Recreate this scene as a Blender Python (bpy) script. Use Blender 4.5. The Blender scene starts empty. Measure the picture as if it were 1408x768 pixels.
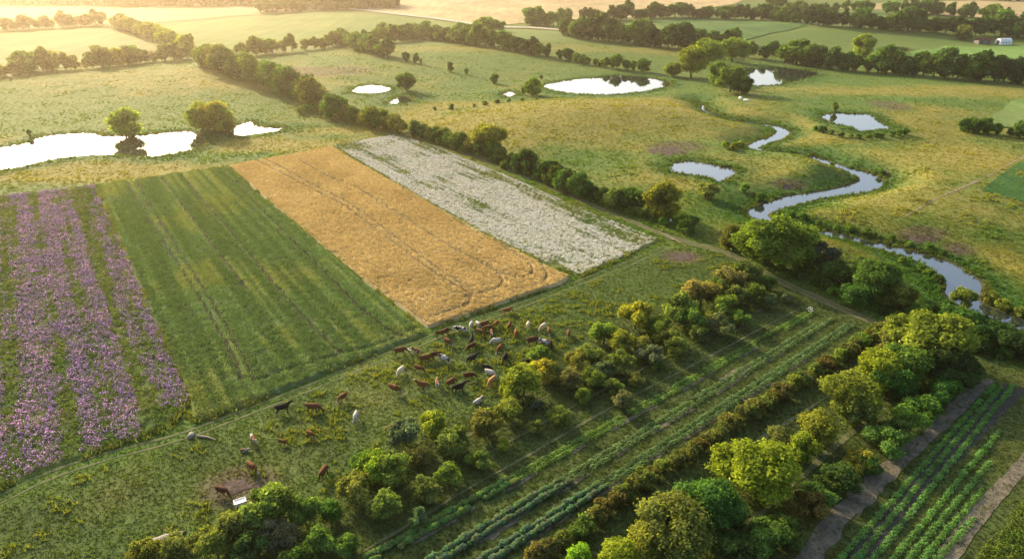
import bpy, bmesh, math, random
import numpy as np
from mathutils import Vector, Matrix

# ------------------------------------------------------------------ camera, sky, sun, exposure
SC = bpy.context.scene
COL = SC.collection
IW, IH, FPX = 1408.0, 768.0, 939.0
CAMZ, PITCH = 60.0, math.radians(25.3)
cam_d = bpy.data.cameras.new('camera'); cam = bpy.data.objects.new('camera', cam_d); COL.objects.link(cam)
cam.location = (0, 0, CAMZ); cam.rotation_euler = (math.pi / 2 - PITCH, 0, 0)
cam_d.sensor_width = 36.0; cam_d.lens = 36.0 * FPX / IW
cam_d.clip_start = 0.5; cam_d.clip_end = 20000
SC.camera = cam

SUN_AZ = math.radians(-36.0)      # from +Y towards +X (negative: to the left of the view)
SUN_EL = math.radians(21)
world = bpy.data.worlds.new('World'); SC.world = world; world.use_nodes = True
wn = world.node_tree; bg = wn.nodes['Background']
sky = wn.nodes.new('ShaderNodeTexSky'); sky.sky_type = 'NISHITA'; sky.sun_disc = False
sky.sun_elevation = SUN_EL; sky.sun_rotation = SUN_AZ
sky.altitude = 100; sky.air_density = 1.0; sky.dust_density = 4.0; sky.ozone_density = 1.0
wn.links.new(sky.outputs[0], bg.inputs[0]); bg.inputs[1].default_value = 0.15
sun_d = bpy.data.lights.new('sun', 'SUN'); sun = bpy.data.objects.new('sun', sun_d); COL.objects.link(sun)
sun_d.energy = 3.8; sun_d.angle = math.radians(0.6); sun_d.color = (1.0, 0.80, 0.53)
sdir = Vector((math.sin(SUN_AZ) * math.cos(SUN_EL), math.cos(SUN_AZ) * math.cos(SUN_EL), math.sin(SUN_EL)))
sun.rotation_euler = sdir.to_track_quat('Z', 'Y').to_euler()
SC.view_settings.view_transform = 'Standard'; SC.view_settings.look = 'None'
SC.view_settings.exposure = 1.36; SC.view_settings.gamma = 1.0
try: SC.view_settings.use_curve_mapping = False
except Exception: pass
SC.render.engine = 'CYCLES'
SC.cycles.max_bounces = 6; SC.cycles.diffuse_bounces = 2; SC.cycles.transmission_bounces = 3
SC.cycles.volume_bounces = 0; SC.cycles.use_denoising = True
HAZE = 0.000155

R = np.random.default_rng(7)
random.seed(7)

# ------------------------------------------------------------------ noise, polygons, terrain
def _hash(ix, iy, seed):
    n = (ix.astype(np.int64) * 374761393 + iy.astype(np.int64) * 668265263 + seed * 144664633) & 0xffffffff
    n = ((n ^ (n >> 13)) * 1274126177) & 0xffffffff
    n = n ^ (n >> 16)
    return (n & 0xffff) / 65535.0
def vnoise(x, y, scale, seed=0):
    x = np.asarray(x, float) / scale; y = np.asarray(y, float) / scale
    ix, iy = np.floor(x), np.floor(y); fx, fy = x - ix, y - iy
    fx = fx * fx * fx * (fx * (fx * 6 - 15) + 10); fy = fy * fy * fy * (fy * (fy * 6 - 15) + 10)
    a, b = _hash(ix, iy, seed), _hash(ix + 1, iy, seed); c, d = _hash(ix, iy + 1, seed), _hash(ix + 1, iy + 1, seed)
    return (a + (b - a) * fx) * (1 - fy) + (c + (d - c) * fx) * fy
def fbm(x, y, scale, seed=0, octs=3):
    v, w, t = 0, 1.0, 0
    for k in range(octs):
        v = v + w * vnoise(x, y, scale / 2 ** k, seed + 17 * k); t += w; w *= 0.5
    return v / t
def sstep(a, b, x):
    t = np.clip((x - a) / (b - a), 0, 1); return t * t * (3 - 2 * t)
def sdist(poly, x, y, far=60.0):
    """signed distance to a closed polygon, negative inside; 'far' outside its padded box"""
    poly = np.asarray(poly, float)[:, :2]; x = np.asarray(x, float); y = np.asarray(y, float)
    far = float(far); out = np.full(x.shape, far)
    m = (x > poly[:, 0].min() - far) & (x < poly[:, 0].max() + far) & (y > poly[:, 1].min() - far) & (y < poly[:, 1].max() + far)
    if not m.any(): return out
    px, py = x[m], y[m]; d2 = np.full(px.shape, 1e18); ins = np.zeros(px.shape, bool)
    for i in range(len(poly)):
        a, b = poly[i], poly[(i + 1) % len(poly)]; e = b - a; L = e @ e
        if L < 1e-12: continue
        t = np.clip(((px - a[0]) * e[0] + (py - a[1]) * e[1]) / L, 0, 1)
        d2 = np.minimum(d2, (px - a[0] - t * e[0]) ** 2 + (py - a[1] - t * e[1]) ** 2)
        c = ((a[1] > py) != (b[1] > py))
        if c.any():
            xi = a[0] + (py - a[1]) * e[0] / (e[1] if abs(e[1]) > 1e-12 else 1e-12)
            ins ^= c & (px < xi)
    d = np.sqrt(d2); out[m] = np.where(ins, -d, d)
    return out
def ldist(line, x, y, far=40.0):
    line = np.asarray(line, float)[:, :2]; x = np.asarray(x, float); y = np.asarray(y, float)
    far = float(far); out = np.full(x.shape, far)
    m = (x > line[:, 0].min() - far) & (x < line[:, 0].max() + far) & (y > line[:, 1].min() - far) & (y < line[:, 1].max() + far)
    if not m.any(): return out
    px, py = x[m], y[m]; d2 = np.full(px.shape, far * far)
    for a, b in zip(line[:-1], line[1:]):
        e = b - a; L = max(e @ e, 1e-12)
        t = np.clip(((px - a[0]) * e[0] + (py - a[1]) * e[1]) / L, 0, 1)
        d2 = np.minimum(d2, (px - a[0] - t * e[0]) ** 2 + (py - a[1] - t * e[1]) ** 2)
    out[m] = np.sqrt(d2); return out
def smooth(pts, n=6, closed=False):
    p = np.asarray(pts, float); N = len(p); out = []
    for i in range(N if closed else N - 1):
        if closed: a, b, c, d = p[i - 1], p[i], p[(i + 1) % N], p[(i + 2) % N]
        else: a, b, c, d = p[max(i - 1, 0)], p[i], p[i + 1], p[min(i + 2, N - 1)]
        for k in range(n):
            t = k / n
            out.append(0.5 * (2 * b + (c - a) * t + (2 * a - 5 * b + 4 * c - d) * t * t + (3 * b - a - 3 * c + d) * t ** 3))
    if not closed: out.append(p[-1])
    return np.array(out)
CT, ST = math.cos(PITCH), math.sin(PITCH)
def rays(px, py):
    u = (np.asarray(px, float) - IW / 2) / FPX; v = (np.asarray(py, float) - IH / 2) / FPX
    return u, CT - v * ST, -ST - v * CT
def flat(px, py, z=0.0):
    dx, dy, dz = rays(px, py); t = (z - CAMZ) / dz; return np.stack([dx * t, dy * t], -1)
def flats(pts, z=0.0):
    p = np.asarray(pts, float); return flat(p[:, 0], p[:, 1], z)
def ppm(py):      # photo pixels per metre at a ground point seen at row py
    d = CAMZ / (ST + (py - IH / 2) / FPX * CT); return FPX / d

BUMPS = [  # pixel, height, sigma along x, sigma along y
    ((830, 165), 5.0, 30, 26), ((690, 175), 2.2, 24, 30), ((1135, 335), 2.4, 11, 9), ((1330, 255), 3.5, 36, 26),
    ((1180, 50), 6.0, 140, 55), ((900, 62), 3.0, 90, 60), ((1240, 150), 3.0, 60, 40), ((1000, 215), 1.5, 20, 16),
    ((640, 80), 3.5, 70, 50), ((230, 110), 3.0, 80, 45), ((1290, 300), 1.5, 18, 14), ((1120, 235), 1.6, 14, 12), ((900, 8), 14, 420, 190)]
BW = [(flat(p[0], p[1]), h, sx, sy) for p, h, sx, sy in BUMPS]
def bumps(x, y):
    z = np.zeros(np.shape(x))
    for c, h, sx, sy in BW:
        z = z + h * np.exp(-0.5 * (((x - c[0]) / sx) ** 2 + ((y - c[1]) / sy) ** 2))
    return z
PONDS = {
 'left': [(-160,226),(-60,207),(0,203),(40,195),(60,188),(90,184),(120,183),(150,187),(185,187),(215,184),(245,181),(262,181),(275,188),(284,196),(275,203),(250,209),(225,214),(190,215),(150,213),(115,214),(85,217),(60,222),(30,229),(0,234),(-60,246),(-160,262)],
 'beside': [(320,181),(328,172),(345,167),(352,173),(368,175),(390,176),(375,181),(350,184),(330,187)],
 'small_far': [(483,126),(495,119),(520,117),(536,121),(528,126),(505,128)],
 'tiny': [(534,142),(552,132),(568,138),(555,142)],
 'speck': [(692,130),(700,126),(709,130),(700,133)],
 'oval': [(747,119),(760,114),(785,110),(820,107),(850,104),(885,106),(915,112),(922,117),(905,122),(880,126),(840,130),(800,129),(770,126)],
 'wooded': [(1012,106),(1022,99),(1035,96),(1060,94),(1095,95),(1115,98),(1126,102),(1100,110),(1075,116),(1040,118),(1022,115)],
 'reedy': [(1130,160),(1145,156),(1180,157),(1200,159),(1210,168),(1225,176),(1205,178),(1182,181),(1165,173),(1140,168)],
 'marsh': [(920,229),(935,222),(960,223),(985,228),(1012,235),(992,249),(970,243),(945,239),(925,236)],
 'strip': [(1214,67),(1230,65),(1248,67),(1246,71),(1222,71)]}
RIV = [(950,139,1.0),(962,143,1.6),(968,149,2.0),(978,156,2.6),(1000,164,2.6),(1035,170,2.8),(1064,174,3.2),(1077,181,4.0),(1066,190,4.2),(1044,197,4.0),(1036,203,3.2),(1052,208,2.2),(1085,211,2.2),(1118,217,2.6),(1150,228,3.2),(1178,237,4.4),(1196,245,5.2),(1196,253,5.2),(1172,261,4.6),(1135,267,4.4),(1096,274,4.6),(1062,284,4.8),(1042,294,4.4),(1058,304,3.4),(1090,313,2.6),(1130,320,2.2),(1165,327,2.6),(1200,336,3.0),(1240,346,3.8),(1275,357,4.6),(1303,370,5.0),(1322,385,5.2),(1324,398,4.8),(1322,408,4.4),(1342,421,4.0),(1372,433,3.8),(1412,449,3.6),(1470,470,3.6),(1600,520,3.8)]
WATER = []   # (polygon, level, blend radius, depth)
for k, p in PONDS.items():
    w0 = smooth(flats(p), 4, True); z = float(bumps(*w0.mean(0)))
    w = smooth(flats(p, z), 4, True)
    WATER.append((w, z, 26.0, 1.3, k))
rv = np.array(RIV, float); rc = smooth(np.column_stack([flats(rv[:, :2], -0.35), rv[:, 2]]), 5)
tn = np.gradient(rc[:, :2], axis=0); tn /= np.linalg.norm(tn, axis=1)[:, None]
nm = np.column_stack([-tn[:, 1], tn[:, 0]]); hw = rc[:, 2:3] * 0.6
hw = hw * (0.85 + 0.3 * vnoise(rc[:, 0], rc[:, 1], 7.0, 5))[:, None]
RIVPOLY = np.vstack([rc[:, :2] + nm * hw, (rc[:, :2] - nm * hw)[::-1]])
RIVLINE = rc[:, :2]
WATER.append((RIVPOLY, -0.35, 13.0, 0.9, 'river'))
def height(x, y):
    x = np.asarray(x, float); y = np.asarray(y, float)
    z = bumps(x, y)
    r = np.hypot(x, y)
    z = z + (vnoise(x, y, 30, 3) - 0.5) * 0.5 * sstep(120, 220, r) + (vnoise(x, y, 90, 4) - 0.5) * 2.0 * sstep(150, 450, r) + (vnoise(x, y, 400, 9) - .5) * 9 * sstep(500, 1300, r)
    for w, lz, rad, dep, _ in WATER:
        d = sdist(w, x, y, rad + 1)
        m = d < rad
        if m.any():
            t = np.where(d > 0, sstep(0, rad, d) * 0.9 + 0.1 * np.clip(d / rad, 0, 1), 0)
            zz = lz + (z - lz) * t + 0.10 * sstep(0, 1.6, d) * (1 - sstep(2, rad, d)) - dep * sstep(0, 2.5, -d)
            z = np.where(m, zz, z)
    return z
def P(px, py):
    """ground point seen at a photo pixel (walks the sight line down to the terrain)"""
    px = np.atleast_1d(np.asarray(px, float)); py = np.atleast_1d(np.asarray(py, float))
    dx, dy, dz = rays(px, py); z = np.zeros(px.shape)
    for _ in range(7):
        t = (z - CAMZ) / dz; z = 0.35 * z + 0.65 * height(dx * t, dy * t)
    t = (z - CAMZ) / dz
    return np.column_stack([dx * t, dy * t])
def PP(pts): p = np.asarray(pts, float); return P(p[:, 0], p[:, 1])
def P1(px, py):
    q = P(px, py)[0]; return float(q[0]), float(q[1]), float(height(q[0], q[1]))

# ------------------------------------------------------------------ object helpers
def tag(o, label=None, cat=None, group=None, kind=None):
    if label: o['label'] = label
    if cat: o['category'] = cat
    if group: o['group'] = group
    if kind: o['kind'] = kind
    return o
def mesh_np(name, V, F, mats, col=None, smooth_=False, fmat=None):
    me = bpy.data.meshes.new(name); V = np.asarray(V, np.float32); F = np.asarray(F, np.int32)
    n = F.shape[1]
    me.vertices.add(len(V)); me.vertices.foreach_set('co', V.ravel())
    me.loops.add(F.size); me.loops.foreach_set('vertex_index', F.ravel())
    me.polygons.add(len(F)); me.polygons.foreach_set('loop_start', np.arange(0, F.size, n, dtype=np.int32))
    me.polygons.foreach_set('loop_total', np.full(len(F), n, np.int32))
    if smooth_: me.polygons.foreach_set('use_smooth', np.ones(len(F), bool))
    for m in (mats if isinstance(mats, (list, tuple)) else [mats]): me.materials.append(m)
    if fmat is not None: me.polygons.foreach_set('material_index', np.asarray(fmat, np.int32))
    if col is not None:
        a = me.color_attributes.new('col', 'FLOAT_COLOR', 'POINT')
        c = np.ones((len(V), 4), np.float32); c[:, :3] = col; a.data.foreach_set('color', c.ravel())
    me.update(calc_edges=True); me.validate()
    return me
def link(name, me, parent=None):
    o = bpy.data.objects.new(name, me); COL.objects.link(o); o.parent = parent; return o
def empty(name, loc, rz=0.0):
    o = bpy.data.objects.new(name, None); COL.objects.link(o); o.location = loc; o.rotation_euler.z = rz; o.empty_display_size = 0.3; return o
def drape(name, poly, mat, step, off, kind='structure', rag=0.0, ragscale=1.5):
    poly = np.asarray(poly, float)[:, :2]
    if rag:
        out = []
        for a, b in zip(poly, np.roll(poly, -1, 0)):
            k = max(1, int(np.linalg.norm(b - a) / (ragscale * 0.5)))
            for i in range(k): out.append(a + (b - a) * i / k)
        q = np.array(out); q = q + rag * 2 * (np.column_stack([fbm(q[:, 0], q[:, 1], ragscale, 31), fbm(q[:, 0], q[:, 1], ragscale, 57)]) - 0.5)
        poly = q
    bm = bmesh.new(); bm.faces.new([bm.verts.new((x, y, 0)) for x, y in poly])
    lo, hi = poly.min(0), poly.max(0)
    for ax in (0, 1):
        nrm = (1, 0, 0) if ax == 0 else (0, 1, 0)
        for v in np.arange(lo[ax] + step, hi[ax], step):
            bmesh.ops.bisect_plane(bm, geom=bm.verts[:] + bm.edges[:] + bm.faces[:], plane_co=(v, v, 0), plane_no=nrm, dist=1e-5)
    bmesh.ops.triangulate(bm, faces=bm.faces[:])
    for f in bm.faces:
        if f.normal.z < 0: f.normal_flip()
    co = np.array([v.co[:] for v in bm.verts]); z = height(co[:, 0], co[:, 1]) + off
    for v, zz in zip(bm.verts, z): v.co.z = zz
    me = bpy.data.meshes.new(name); bm.to_mesh(me); bm.free(); me.materials.append(mat)
    for p in me.polygons: p.use_smooth = True
    o = link(name, me); o['kind'] = kind; return o
def ribbon(line, w0, w1=None):
    l = np.asarray(line, float); t = np.gradient(l, axis=0); t /= np.linalg.norm(t, axis=1)[:, None]
    n = np.column_stack([-t[:, 1], t[:, 0]]); w1 = w0 if w1 is None else w1
    return np.vstack([l + n * w0 / 2, (l - n * w1 / 2)[::-1]])
def ribbon_mesh(name, line, w, mat, off, kind='structure', seed=0, jit=0.3):
    """a narrow strip draped along a line, with a wandering width"""
    l = np.asarray(line, float); seg = np.linalg.norm(np.diff(l, axis=0), axis=1); s = np.r_[0, np.cumsum(seg)]
    step = max(0.6, w * 0.5); q = np.arange(0, s[-1], step)
    l = np.column_stack([np.interp(q, s, l[:, 0]), np.interp(q, s, l[:, 1])])
    t = np.gradient(l, axis=0); t /= np.linalg.norm(t, axis=1)[:, None]; n = np.column_stack([-t[:, 1], t[:, 0]])
    ww = w * (1 + jit * 2 * (fbm(q, q * 0, 3.0, seed) - 0.5)); rows = []
    ks = np.linspace(-0.5, 0.5, 4)
    for k in ks: rows.append(l + n * (ww * k)[:, None])
    V = np.stack(rows, 1).reshape(-1, 2); z = height(V[:, 0], V[:, 1]) + off
    N = len(l); i = np.arange(N - 1)[:, None] * 4 + np.arange(3)[None, :]
    F = np.stack([i, i + 4, i + 5, i + 1], -1).reshape(-1, 4)
    F = F[:, ::-1]
    o = link(name, mesh_np(name, np.column_stack([V, z]), F, mat, smooth_=True)); o['kind'] = kind; return o

# ------------------------------------------------------------------ materials
def nodes(name):
    m = bpy.data.materials.new(name); m.use_nodes = True; t = m.node_tree
    b = t.nodes['Principled BSDF']; b.inputs['Specular IOR Level'].default_value = 0.25; b.inputs['Roughness'].default_value = 0.8
    return m, t, b
def N(t, typ, **kw):
    n = t.nodes.new(typ)
    for k, v in kw.items():
        if k in n.inputs.keys(): n.inputs[k].default_value = v
        else: setattr(n, k, v)
    return n
def noise_node(t, scale, detail=4, rough=0.6, vec=None):
    n = N(t, 'ShaderNodeTexNoise', Scale=scale, Detail=detail, Roughness=rough)
    t.links.new((vec or objc(t)), n.inputs['Vector']); return n.outputs['Fac']
def objc(t):
    for n in t.nodes:
        if n.type == 'TEX_COORD': return n.outputs['Object']
    return t.nodes.new('ShaderNodeTexCoord').outputs['Object']
def ramp(t, fac, stops):
    r = t.nodes.new('ShaderNodeValToRGB'); cr = r.color_ramp
    while len(cr.elements) < len(stops): cr.elements.new(0.5)
    for e, (p, c) in zip(cr.elements, stops): e.position = p; e.color = (*c, 1) if len(c) == 3 else c
    t.links.new(fac, r.inputs[0]); return r.outputs[0]
def mul(t, a, b, fac=1.0):
    m = t.nodes.new('ShaderNodeMix'); m.data_type = 'RGBA'; m.blend_type = 'MULTIPLY'; m.inputs[0].default_value = fac
    for s, v in ((m.inputs[6], a), (m.inputs[7], b)):
        if isinstance(v, tuple): s.default_value = (*v, 1)
        else: t.links.new(v, s)
    return m.outputs[2]
def mixc(t, f, a, b):
    m = t.nodes.new('ShaderNodeMix'); m.data_type = 'RGBA'
    if isinstance(f, float): m.inputs[0].default_value = f
    else: t.links.new(f, m.inputs[0])
    for s, v in ((m.inputs[6], a), (m.inputs[7], b)):
        if isinstance(v, tuple): s.default_value = (*v, 1)
        else: t.links.new(v, s)
    return m.outputs[2]
def bump(t, b, fac, dist, strength=1.0):
    n = N(t, 'ShaderNodeBump', Distance=dist, Strength=strength); t.links.new(fac, n.inputs['Height']); t.links.new(n.outputs[0], b.inputs['Normal'])
g = lambda v: (v, v, v)
def ground_material():
    m, t, b = nodes('meadow_ground')
    a = N(t, 'ShaderNodeAttribute', attribute_name='col').outputs['Color']
    n1 = noise_node(t, 0.9, 6, 0.7); n2 = noise_node(t, 0.16, 4, 0.6)
    c = mul(t, a, ramp(t, n1, [(0.25, g(0.55)), (0.75, g(1.4))])); c = mul(t, c, ramp(t, n2, [(0.3, (0.87, 0.92, 0.87)), (0.7, (1.15, 1.09, 1.05))]))
    t.links.new(c, b.inputs['Base Color']); b.inputs['Roughness'].default_value = 0.95; b.inputs['Specular IOR Level'].default_value = 0.08
    bump(t, b, n1, 0.3, 0.7); return m
def soil_material(name, c0, c1, scale=1.2, dist=0.15):
    m, t, b = nodes(name); n = noise_node(t, scale, 7, 0.72)
    t.links.new(ramp(t, n, [(0.3, c0), (0.7, c1)]), b.inputs['Base Color']); b.inputs['Roughness'].default_value = 0.95
    b.inputs['Specular IOR Level'].default_value = 0.08; bump(t, b, n, dist); return m
def field_material(name, c0, c1, ang, stripe=0.12, sc=0.02):
    """a far crop: broad tone drift plus drill rows along the field"""
    m, t, b = nodes(name)
    mp = N(t, 'ShaderNodeMapping'); mp.inputs['Rotation'].default_value = (0, 0, ang); mp.inputs['Scale'].default_value = (stripe, stripe * 0.02, 1)
    t.links.new(objc(t), mp.inputs[0])
    rows = noise_node(t, 1.0, 3, 0.6, mp.outputs[0]); big = noise_node(t, sc, 4, 0.6); fine = noise_node(t, 0.5, 4, 0.7)
    c = ramp(t, big, [(0.3, c0), (0.7, c1)]); c = mul(t, c, ramp(t, rows, [(0.3, g(0.8)), (0.7, g(1.15))])); c = mul(t, c, ramp(t, fine, [(0.3, g(0.85)), (0.7, g(1.15))]))
    t.links.new(c, b.inputs['Base Color']); b.inputs['Roughness'].default_value = 0.95; b.inputs['Specular IOR Level'].default_value = 0.05
    bump(t, b, fine, 0.4); return m
def foliage_material(name, objcol, transl=0.4, tmul=(1.75, 1.8, 0.65)):
    """leaves and blades: vertex tone, optional per-object colour, light passing through"""
    m, t, b = nodes(name); out = t.nodes['Material Output']; t.nodes.remove(b)
    c = N(t, 'ShaderNodeAttribute', attribute_name='col').outputs['Color']
    if objcol:
        oi = t.nodes.new('ShaderNodeObjectInfo'); c = mul(t, c, oi.outputs['Color'])
        c = mul(t, c, ramp(t, oi.outputs['Random'], [(0.0, (0.82, 0.9, 0.9)), (1.0, (1.1, 1.1, 1.0))]))
    d = N(t, 'ShaderNodeBsdfDiffuse'); tr = N(t, 'ShaderNodeBsdfTranslucent'); mx = N(t, 'ShaderNodeMixShader'); mx.inputs[0].default_value = transl
    t.links.new(c, d.inputs[0]); t.links.new(mul(t, c, tmul), tr.inputs[0])
    t.links.new(d.outputs[0], mx.inputs[1]); t.links.new(tr.outputs[0], mx.inputs[2]); t.links.new(mx.outputs[0], out.inputs[0]); return m
def water_material():
    m, t, b = nodes('still_water'); b.inputs['Base Color'].default_value = (0.02, 0.028, 0.022, 1); b.inputs['Roughness'].default_value = 0.03
    b.inputs['IOR'].default_value = 1.8; b.inputs['Specular IOR Level'].default_value = 1.0
    n = noise_node(t, 1.6, 3, 0.5); bump(t, b, n, 0.006, 0.5); return m
def plain(name, c, rough=0.7, scale=3.0, var=0.25, metal=0.0):
    m, t, b = nodes(name); n = noise_node(t, scale, 5, 0.6)
    t.links.new(mul(t, c, ramp(t, n, [(0.3, g(1 - var)), (0.7, g(1 + var))])), b.inputs['Base Color']); b.inputs['Roughness'].default_value = rough; b.inputs['Metallic'].default_value = metal; return m
M_GROUND = ground_material(); M_WATER = water_material()
M_LEAF = foliage_material('leaves', True); M_BLADE = foliage_material('blades', False, 0.35)
M_STRAW = foliage_material('straw', False, .3, (1.25, 1.15, .9)); M_CEREAL = foliage_material('cereal_leaf', False, .3, (1.4, 1.5, .8))
M_BLOOM = foliage_material('blossom', False, 0.3, (1.2, 1.1, 1.2))
M_BARK = plain('bark', (0.07, 0.05, 0.035), 0.9, 4)
M_SOIL = soil_material('bare_soil', (0.07, 0.064, 0.04), (0.21, 0.175, 0.125), .9, .3)
M_DIRT = soil_material('dry_dirt', (0.13, 0.105, 0.06), (0.27, 0.22, 0.14), 0.7)
M_RUT = soil_material('wheel_rut', (0.06, 0.085, 0.03), (0.15, 0.145, 0.07), 0.5)
M_MUD = soil_material('trampled_mud', (0.05, 0.036, 0.03), (0.12, 0.09, 0.075), 0.8)
M_ROAD = soil_material('gravel_road', (0.3, 0.27, 0.2), (0.42, 0.38, 0.3), 0.5)

# ------------------------------------------------------------------ layout shared by ground colour and plants
TRACK = smooth(PP([(-120,735),(-60,708),(0,680),(50,655),(100,636),(160,618),(215,604),(262,590),(310,572),(360,553),(430,526),(500,497),(560,474),(610,453),(700,421),(790,387),(860,360),(912,338)]), 4)
LANE = smooth(PP([(560,180),(600,196),(650,214),(700,232),(760,258),(820,285),(870,305),(905,320),(945,333),(1000,348),(1040,368),(1080,390),(1130,412),(1180,434),(1215,450),(1250,475)]), 4)
POLY = {
 'purple': PP([(-330,318),(-200,300),(0,271),(131,256),(150,300),(183,372),(218,450),(262,548),(245,572),(225,592),(160,612),(100,632),(50,650),(0,672),(-80,706),(-190,760),(-420,740)]),
 'cereal': PP([(134,255),(312,230),(380,288),(470,365),(583,459),(540,476),(480,500),(420,524),(350,551),(300,571),(268,578),(262,545),(218,448),(184,370)]),
 'wheat':  PP([(315,229),(457,203),(560,262),(670,326),(782,382),(770,391),(700,414),(640,435),(590,451),(500,386),(400,302)]),
 'daisy':  PP([(457,201),(500,193),(544,186),(600,202),(700,244),(800,288),(906,331),(850,357),(795,380),(700,340),(600,284)]),
 'pasture': PP([(0,690),(262,596),(560,480),(780,395),(912,342),(1000,352),(1040,372),(960,395),(860,430),(780,480),(700,540),(600,580),(520,620),(440,690),(330,720),(200,768),(100,860),(-300,860)]),
 'orchard': PP([(1040,372),(1100,400),(1225,455),(1330,480),(1500,540),(1500,1000),(60,1000),(330,720),(440,690),(520,620),(600,580),(700,540),(780,480),(860,430),(960,395)]),
}
GOLD = [((760,175),60,32,1.0),((900,160),40,22,.9),((650,150),30,14,.7),((1000,240),22,16,.7),((1280,230),40,26,.8),((1200,190),34,24,.6),((1130,330),18,9,1.),((1330,180),40,25,.7),((1300,130),70,16,.8),((380,200),70,8,.9),((120,235),70,8,.9),((480,180),30,7,.8),((1060,190),14,10,.7),((300,110),60,30,.7),((620,75),60,16,.6),((860,75),60,14,.7),((1150,40),140,30,.6),((1340,300),26,12,.6),((1330,360),10,10,.7)]
GOLDW = [(flat(*p), sx, sy, a) for p, sx, sy, a in GOLD]
DRYPATCH = [((940,353),4.6,3.6),((330,668),3.8,2.8),((1085,256),5,3),((1270,328),5,3.4),((1318,345),3,3),((440,103),26,14),((930,208),9,6),((1218,152),7,10)]
DRYW = [(flat(*p), sx, sy) for p, sx, sy in DRYPATCH]
def ground_colour(x, y):
    n = fbm(x, y, 22, 11, 4); n2 = fbm(x, y, 6, 12, 3); n3 = fbm(x, y, 70, 13, 3)
    gold = np.zeros(x.shape)
    for c, sx, sy, a in GOLDW: gold = np.maximum(gold, a * np.exp(-0.5 * (((x - c[0]) / sx) ** 2 + ((y - c[1]) / sy) ** 2)))
    k = sstep(0.30, 0.75, 0.55 * gold + 0.45 * n + 0.25 * (n2 - .5) + 0.09)[:, None]
    c = (1 - k) * np.array([0.074, 0.128, 0.026]) + k * np.array([0.185, 0.168, 0.040])
    pas = (1 - sstep(-3, 3, sdist(POLY['pasture'], x, y, 30) + (n - .5) * 8))[:, None]
    pc = np.array([0.062, 0.094, 0.024]) * (0.75 + 0.5 * n2[:, None]); pc = pc + sstep(.55, .8, n)[:, None] * np.array([0.035, 0.022, 0.008])
    c = c * (1 - pas) + pc * pas
    orc = (1 - sstep(-3, 3, sdist(POLY['orchard'], x, y, 30) + (n - .5) * 6))[:, None]
    oc = np.array([0.058, 0.080, 0.022]) * (0.75 + 0.5 * n2[:, None]); oc = oc + sstep(.5, .8, n)[:, None] * np.array([0.03, 0.015, 0.005])
    c = c * (1 - orc) + oc * orc
    for w, lz, rad, dep, nm_ in WATER:     # lush banks and a muddy rim
        d = sdist(w, x, y, 30)
        f = ((1 - sstep(2, 11 if nm_ == 'river' else 12, d + (n - .5) * 8)) * 0.9)[:, None]
        c = c * (1 - f) + np.array([0.038, 0.092, 0.020]) * f
        f = (1 - sstep(0.2, 1.6, d + (n2 - .5) * 1.5))[:, None] * .8; c = c * (1 - f) + np.array([0.05, 0.04, 0.022]) * f
    for cc, sx, sy in DRYW:
        f = (sstep(.35, .75, np.exp(-0.5 * (((x - cc[0]) / sx) ** 2 + ((y - cc[1]) / sy) ** 2)) + (n - .5) * .6) * .75)[:, None]
        c = c * (1 - f) + np.array([0.10, 0.078, 0.052]) * f
    far = sstep(250, 600, np.hypot(x, y))[:, None]
    c = c * (1 - far * .35) + far * .35 * (np.array([0.11, 0.15, 0.035]) * (0.8 + .5 * n3[:, None]))
    return c

# ------------------------------------------------------------------ ground
def axis(fine, step, growth, end):
    out, s, v = [], step, fine
    while v < end: s *= growth; v += s; out.append(v)
    return out
ys = np.concatenate([np.arange(-60, 30, 6.0), np.arange(30, 330, 0.9), axis(330, 0.9, 1.028, 6500)])
xr = axis(200, 0.9, 1.05, 6000); xl = axis(150, 1.4, 1.05, 6000)
xs = np.concatenate([-np.array(xl)[::-1], np.arange(-150, -60, 1.4), np.arange(-60, 200, 0.9), xr])
X, Y = np.meshgrid(xs, ys); X = X.ravel(); Y = Y.ravel(); nx, ny = len(xs), len(ys)
idx = (np.arange(ny - 1)[:, None] * nx + np.arange(nx - 1)[None, :]).ravel()
GF = np.column_stack([idx, idx + 1, idx + nx + 1, idx + nx])
ground = link('ground', mesh_np('ground', np.column_stack([X, Y, height(X, Y)]), GF, M_GROUND, ground_colour(X, Y), True)); ground['kind'] = 'structure'

# water: level sheets that reach a little under their banks
def sheet(name, poly, z, mat, grow=0.0):
    poly = np.asarray(poly)
    if grow:
        t = np.gradient(poly, axis=0); t /= np.linalg.norm(t, axis=1)[:, None] + 1e-9
        area = 0.5 * np.sum(poly[:, 0] * np.roll(poly[:, 1], -1) - np.roll(poly[:, 0], -1) * poly[:, 1])
        nrm = np.column_stack([t[:, 1], -t[:, 0]]) * (1 if area > 0 else -1); poly = poly + nrm * grow
    bm = bmesh.new(); f = bm.faces.new([bm.verts.new((x, y, z)) for x, y in poly]); bm.normal_update()
    if f.normal.z < 0: f.normal_flip()
    bmesh.ops.triangulate(bm, faces=[f]); me = bpy.data.meshes.new(name); bm.to_mesh(me); bm.free(); me.materials.append(mat)
    o = link(name, me); o['kind'] = 'structure'; return o
for w, lz, rad, dep, k in WATER:
    if k == 'river':
        L = rc[:, :2] + nm * (hw + 0.5); Rr = rc[:, :2] - nm * (hw + 0.5); V = np.vstack([L, Rr]); n_ = len(L); i = np.arange(n_ - 1)
        F = np.column_stack([i, i + n_, i + n_ + 1, i + 1])
        o = link('river_water', mesh_np('river_water', np.column_stack([V, np.full(len(V), lz - 0.03)]), F, M_WATER)); o['kind'] = 'structure'
    else: sheet('pond_water', w, lz - 0.04, M_WATER, 0.6)

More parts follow.
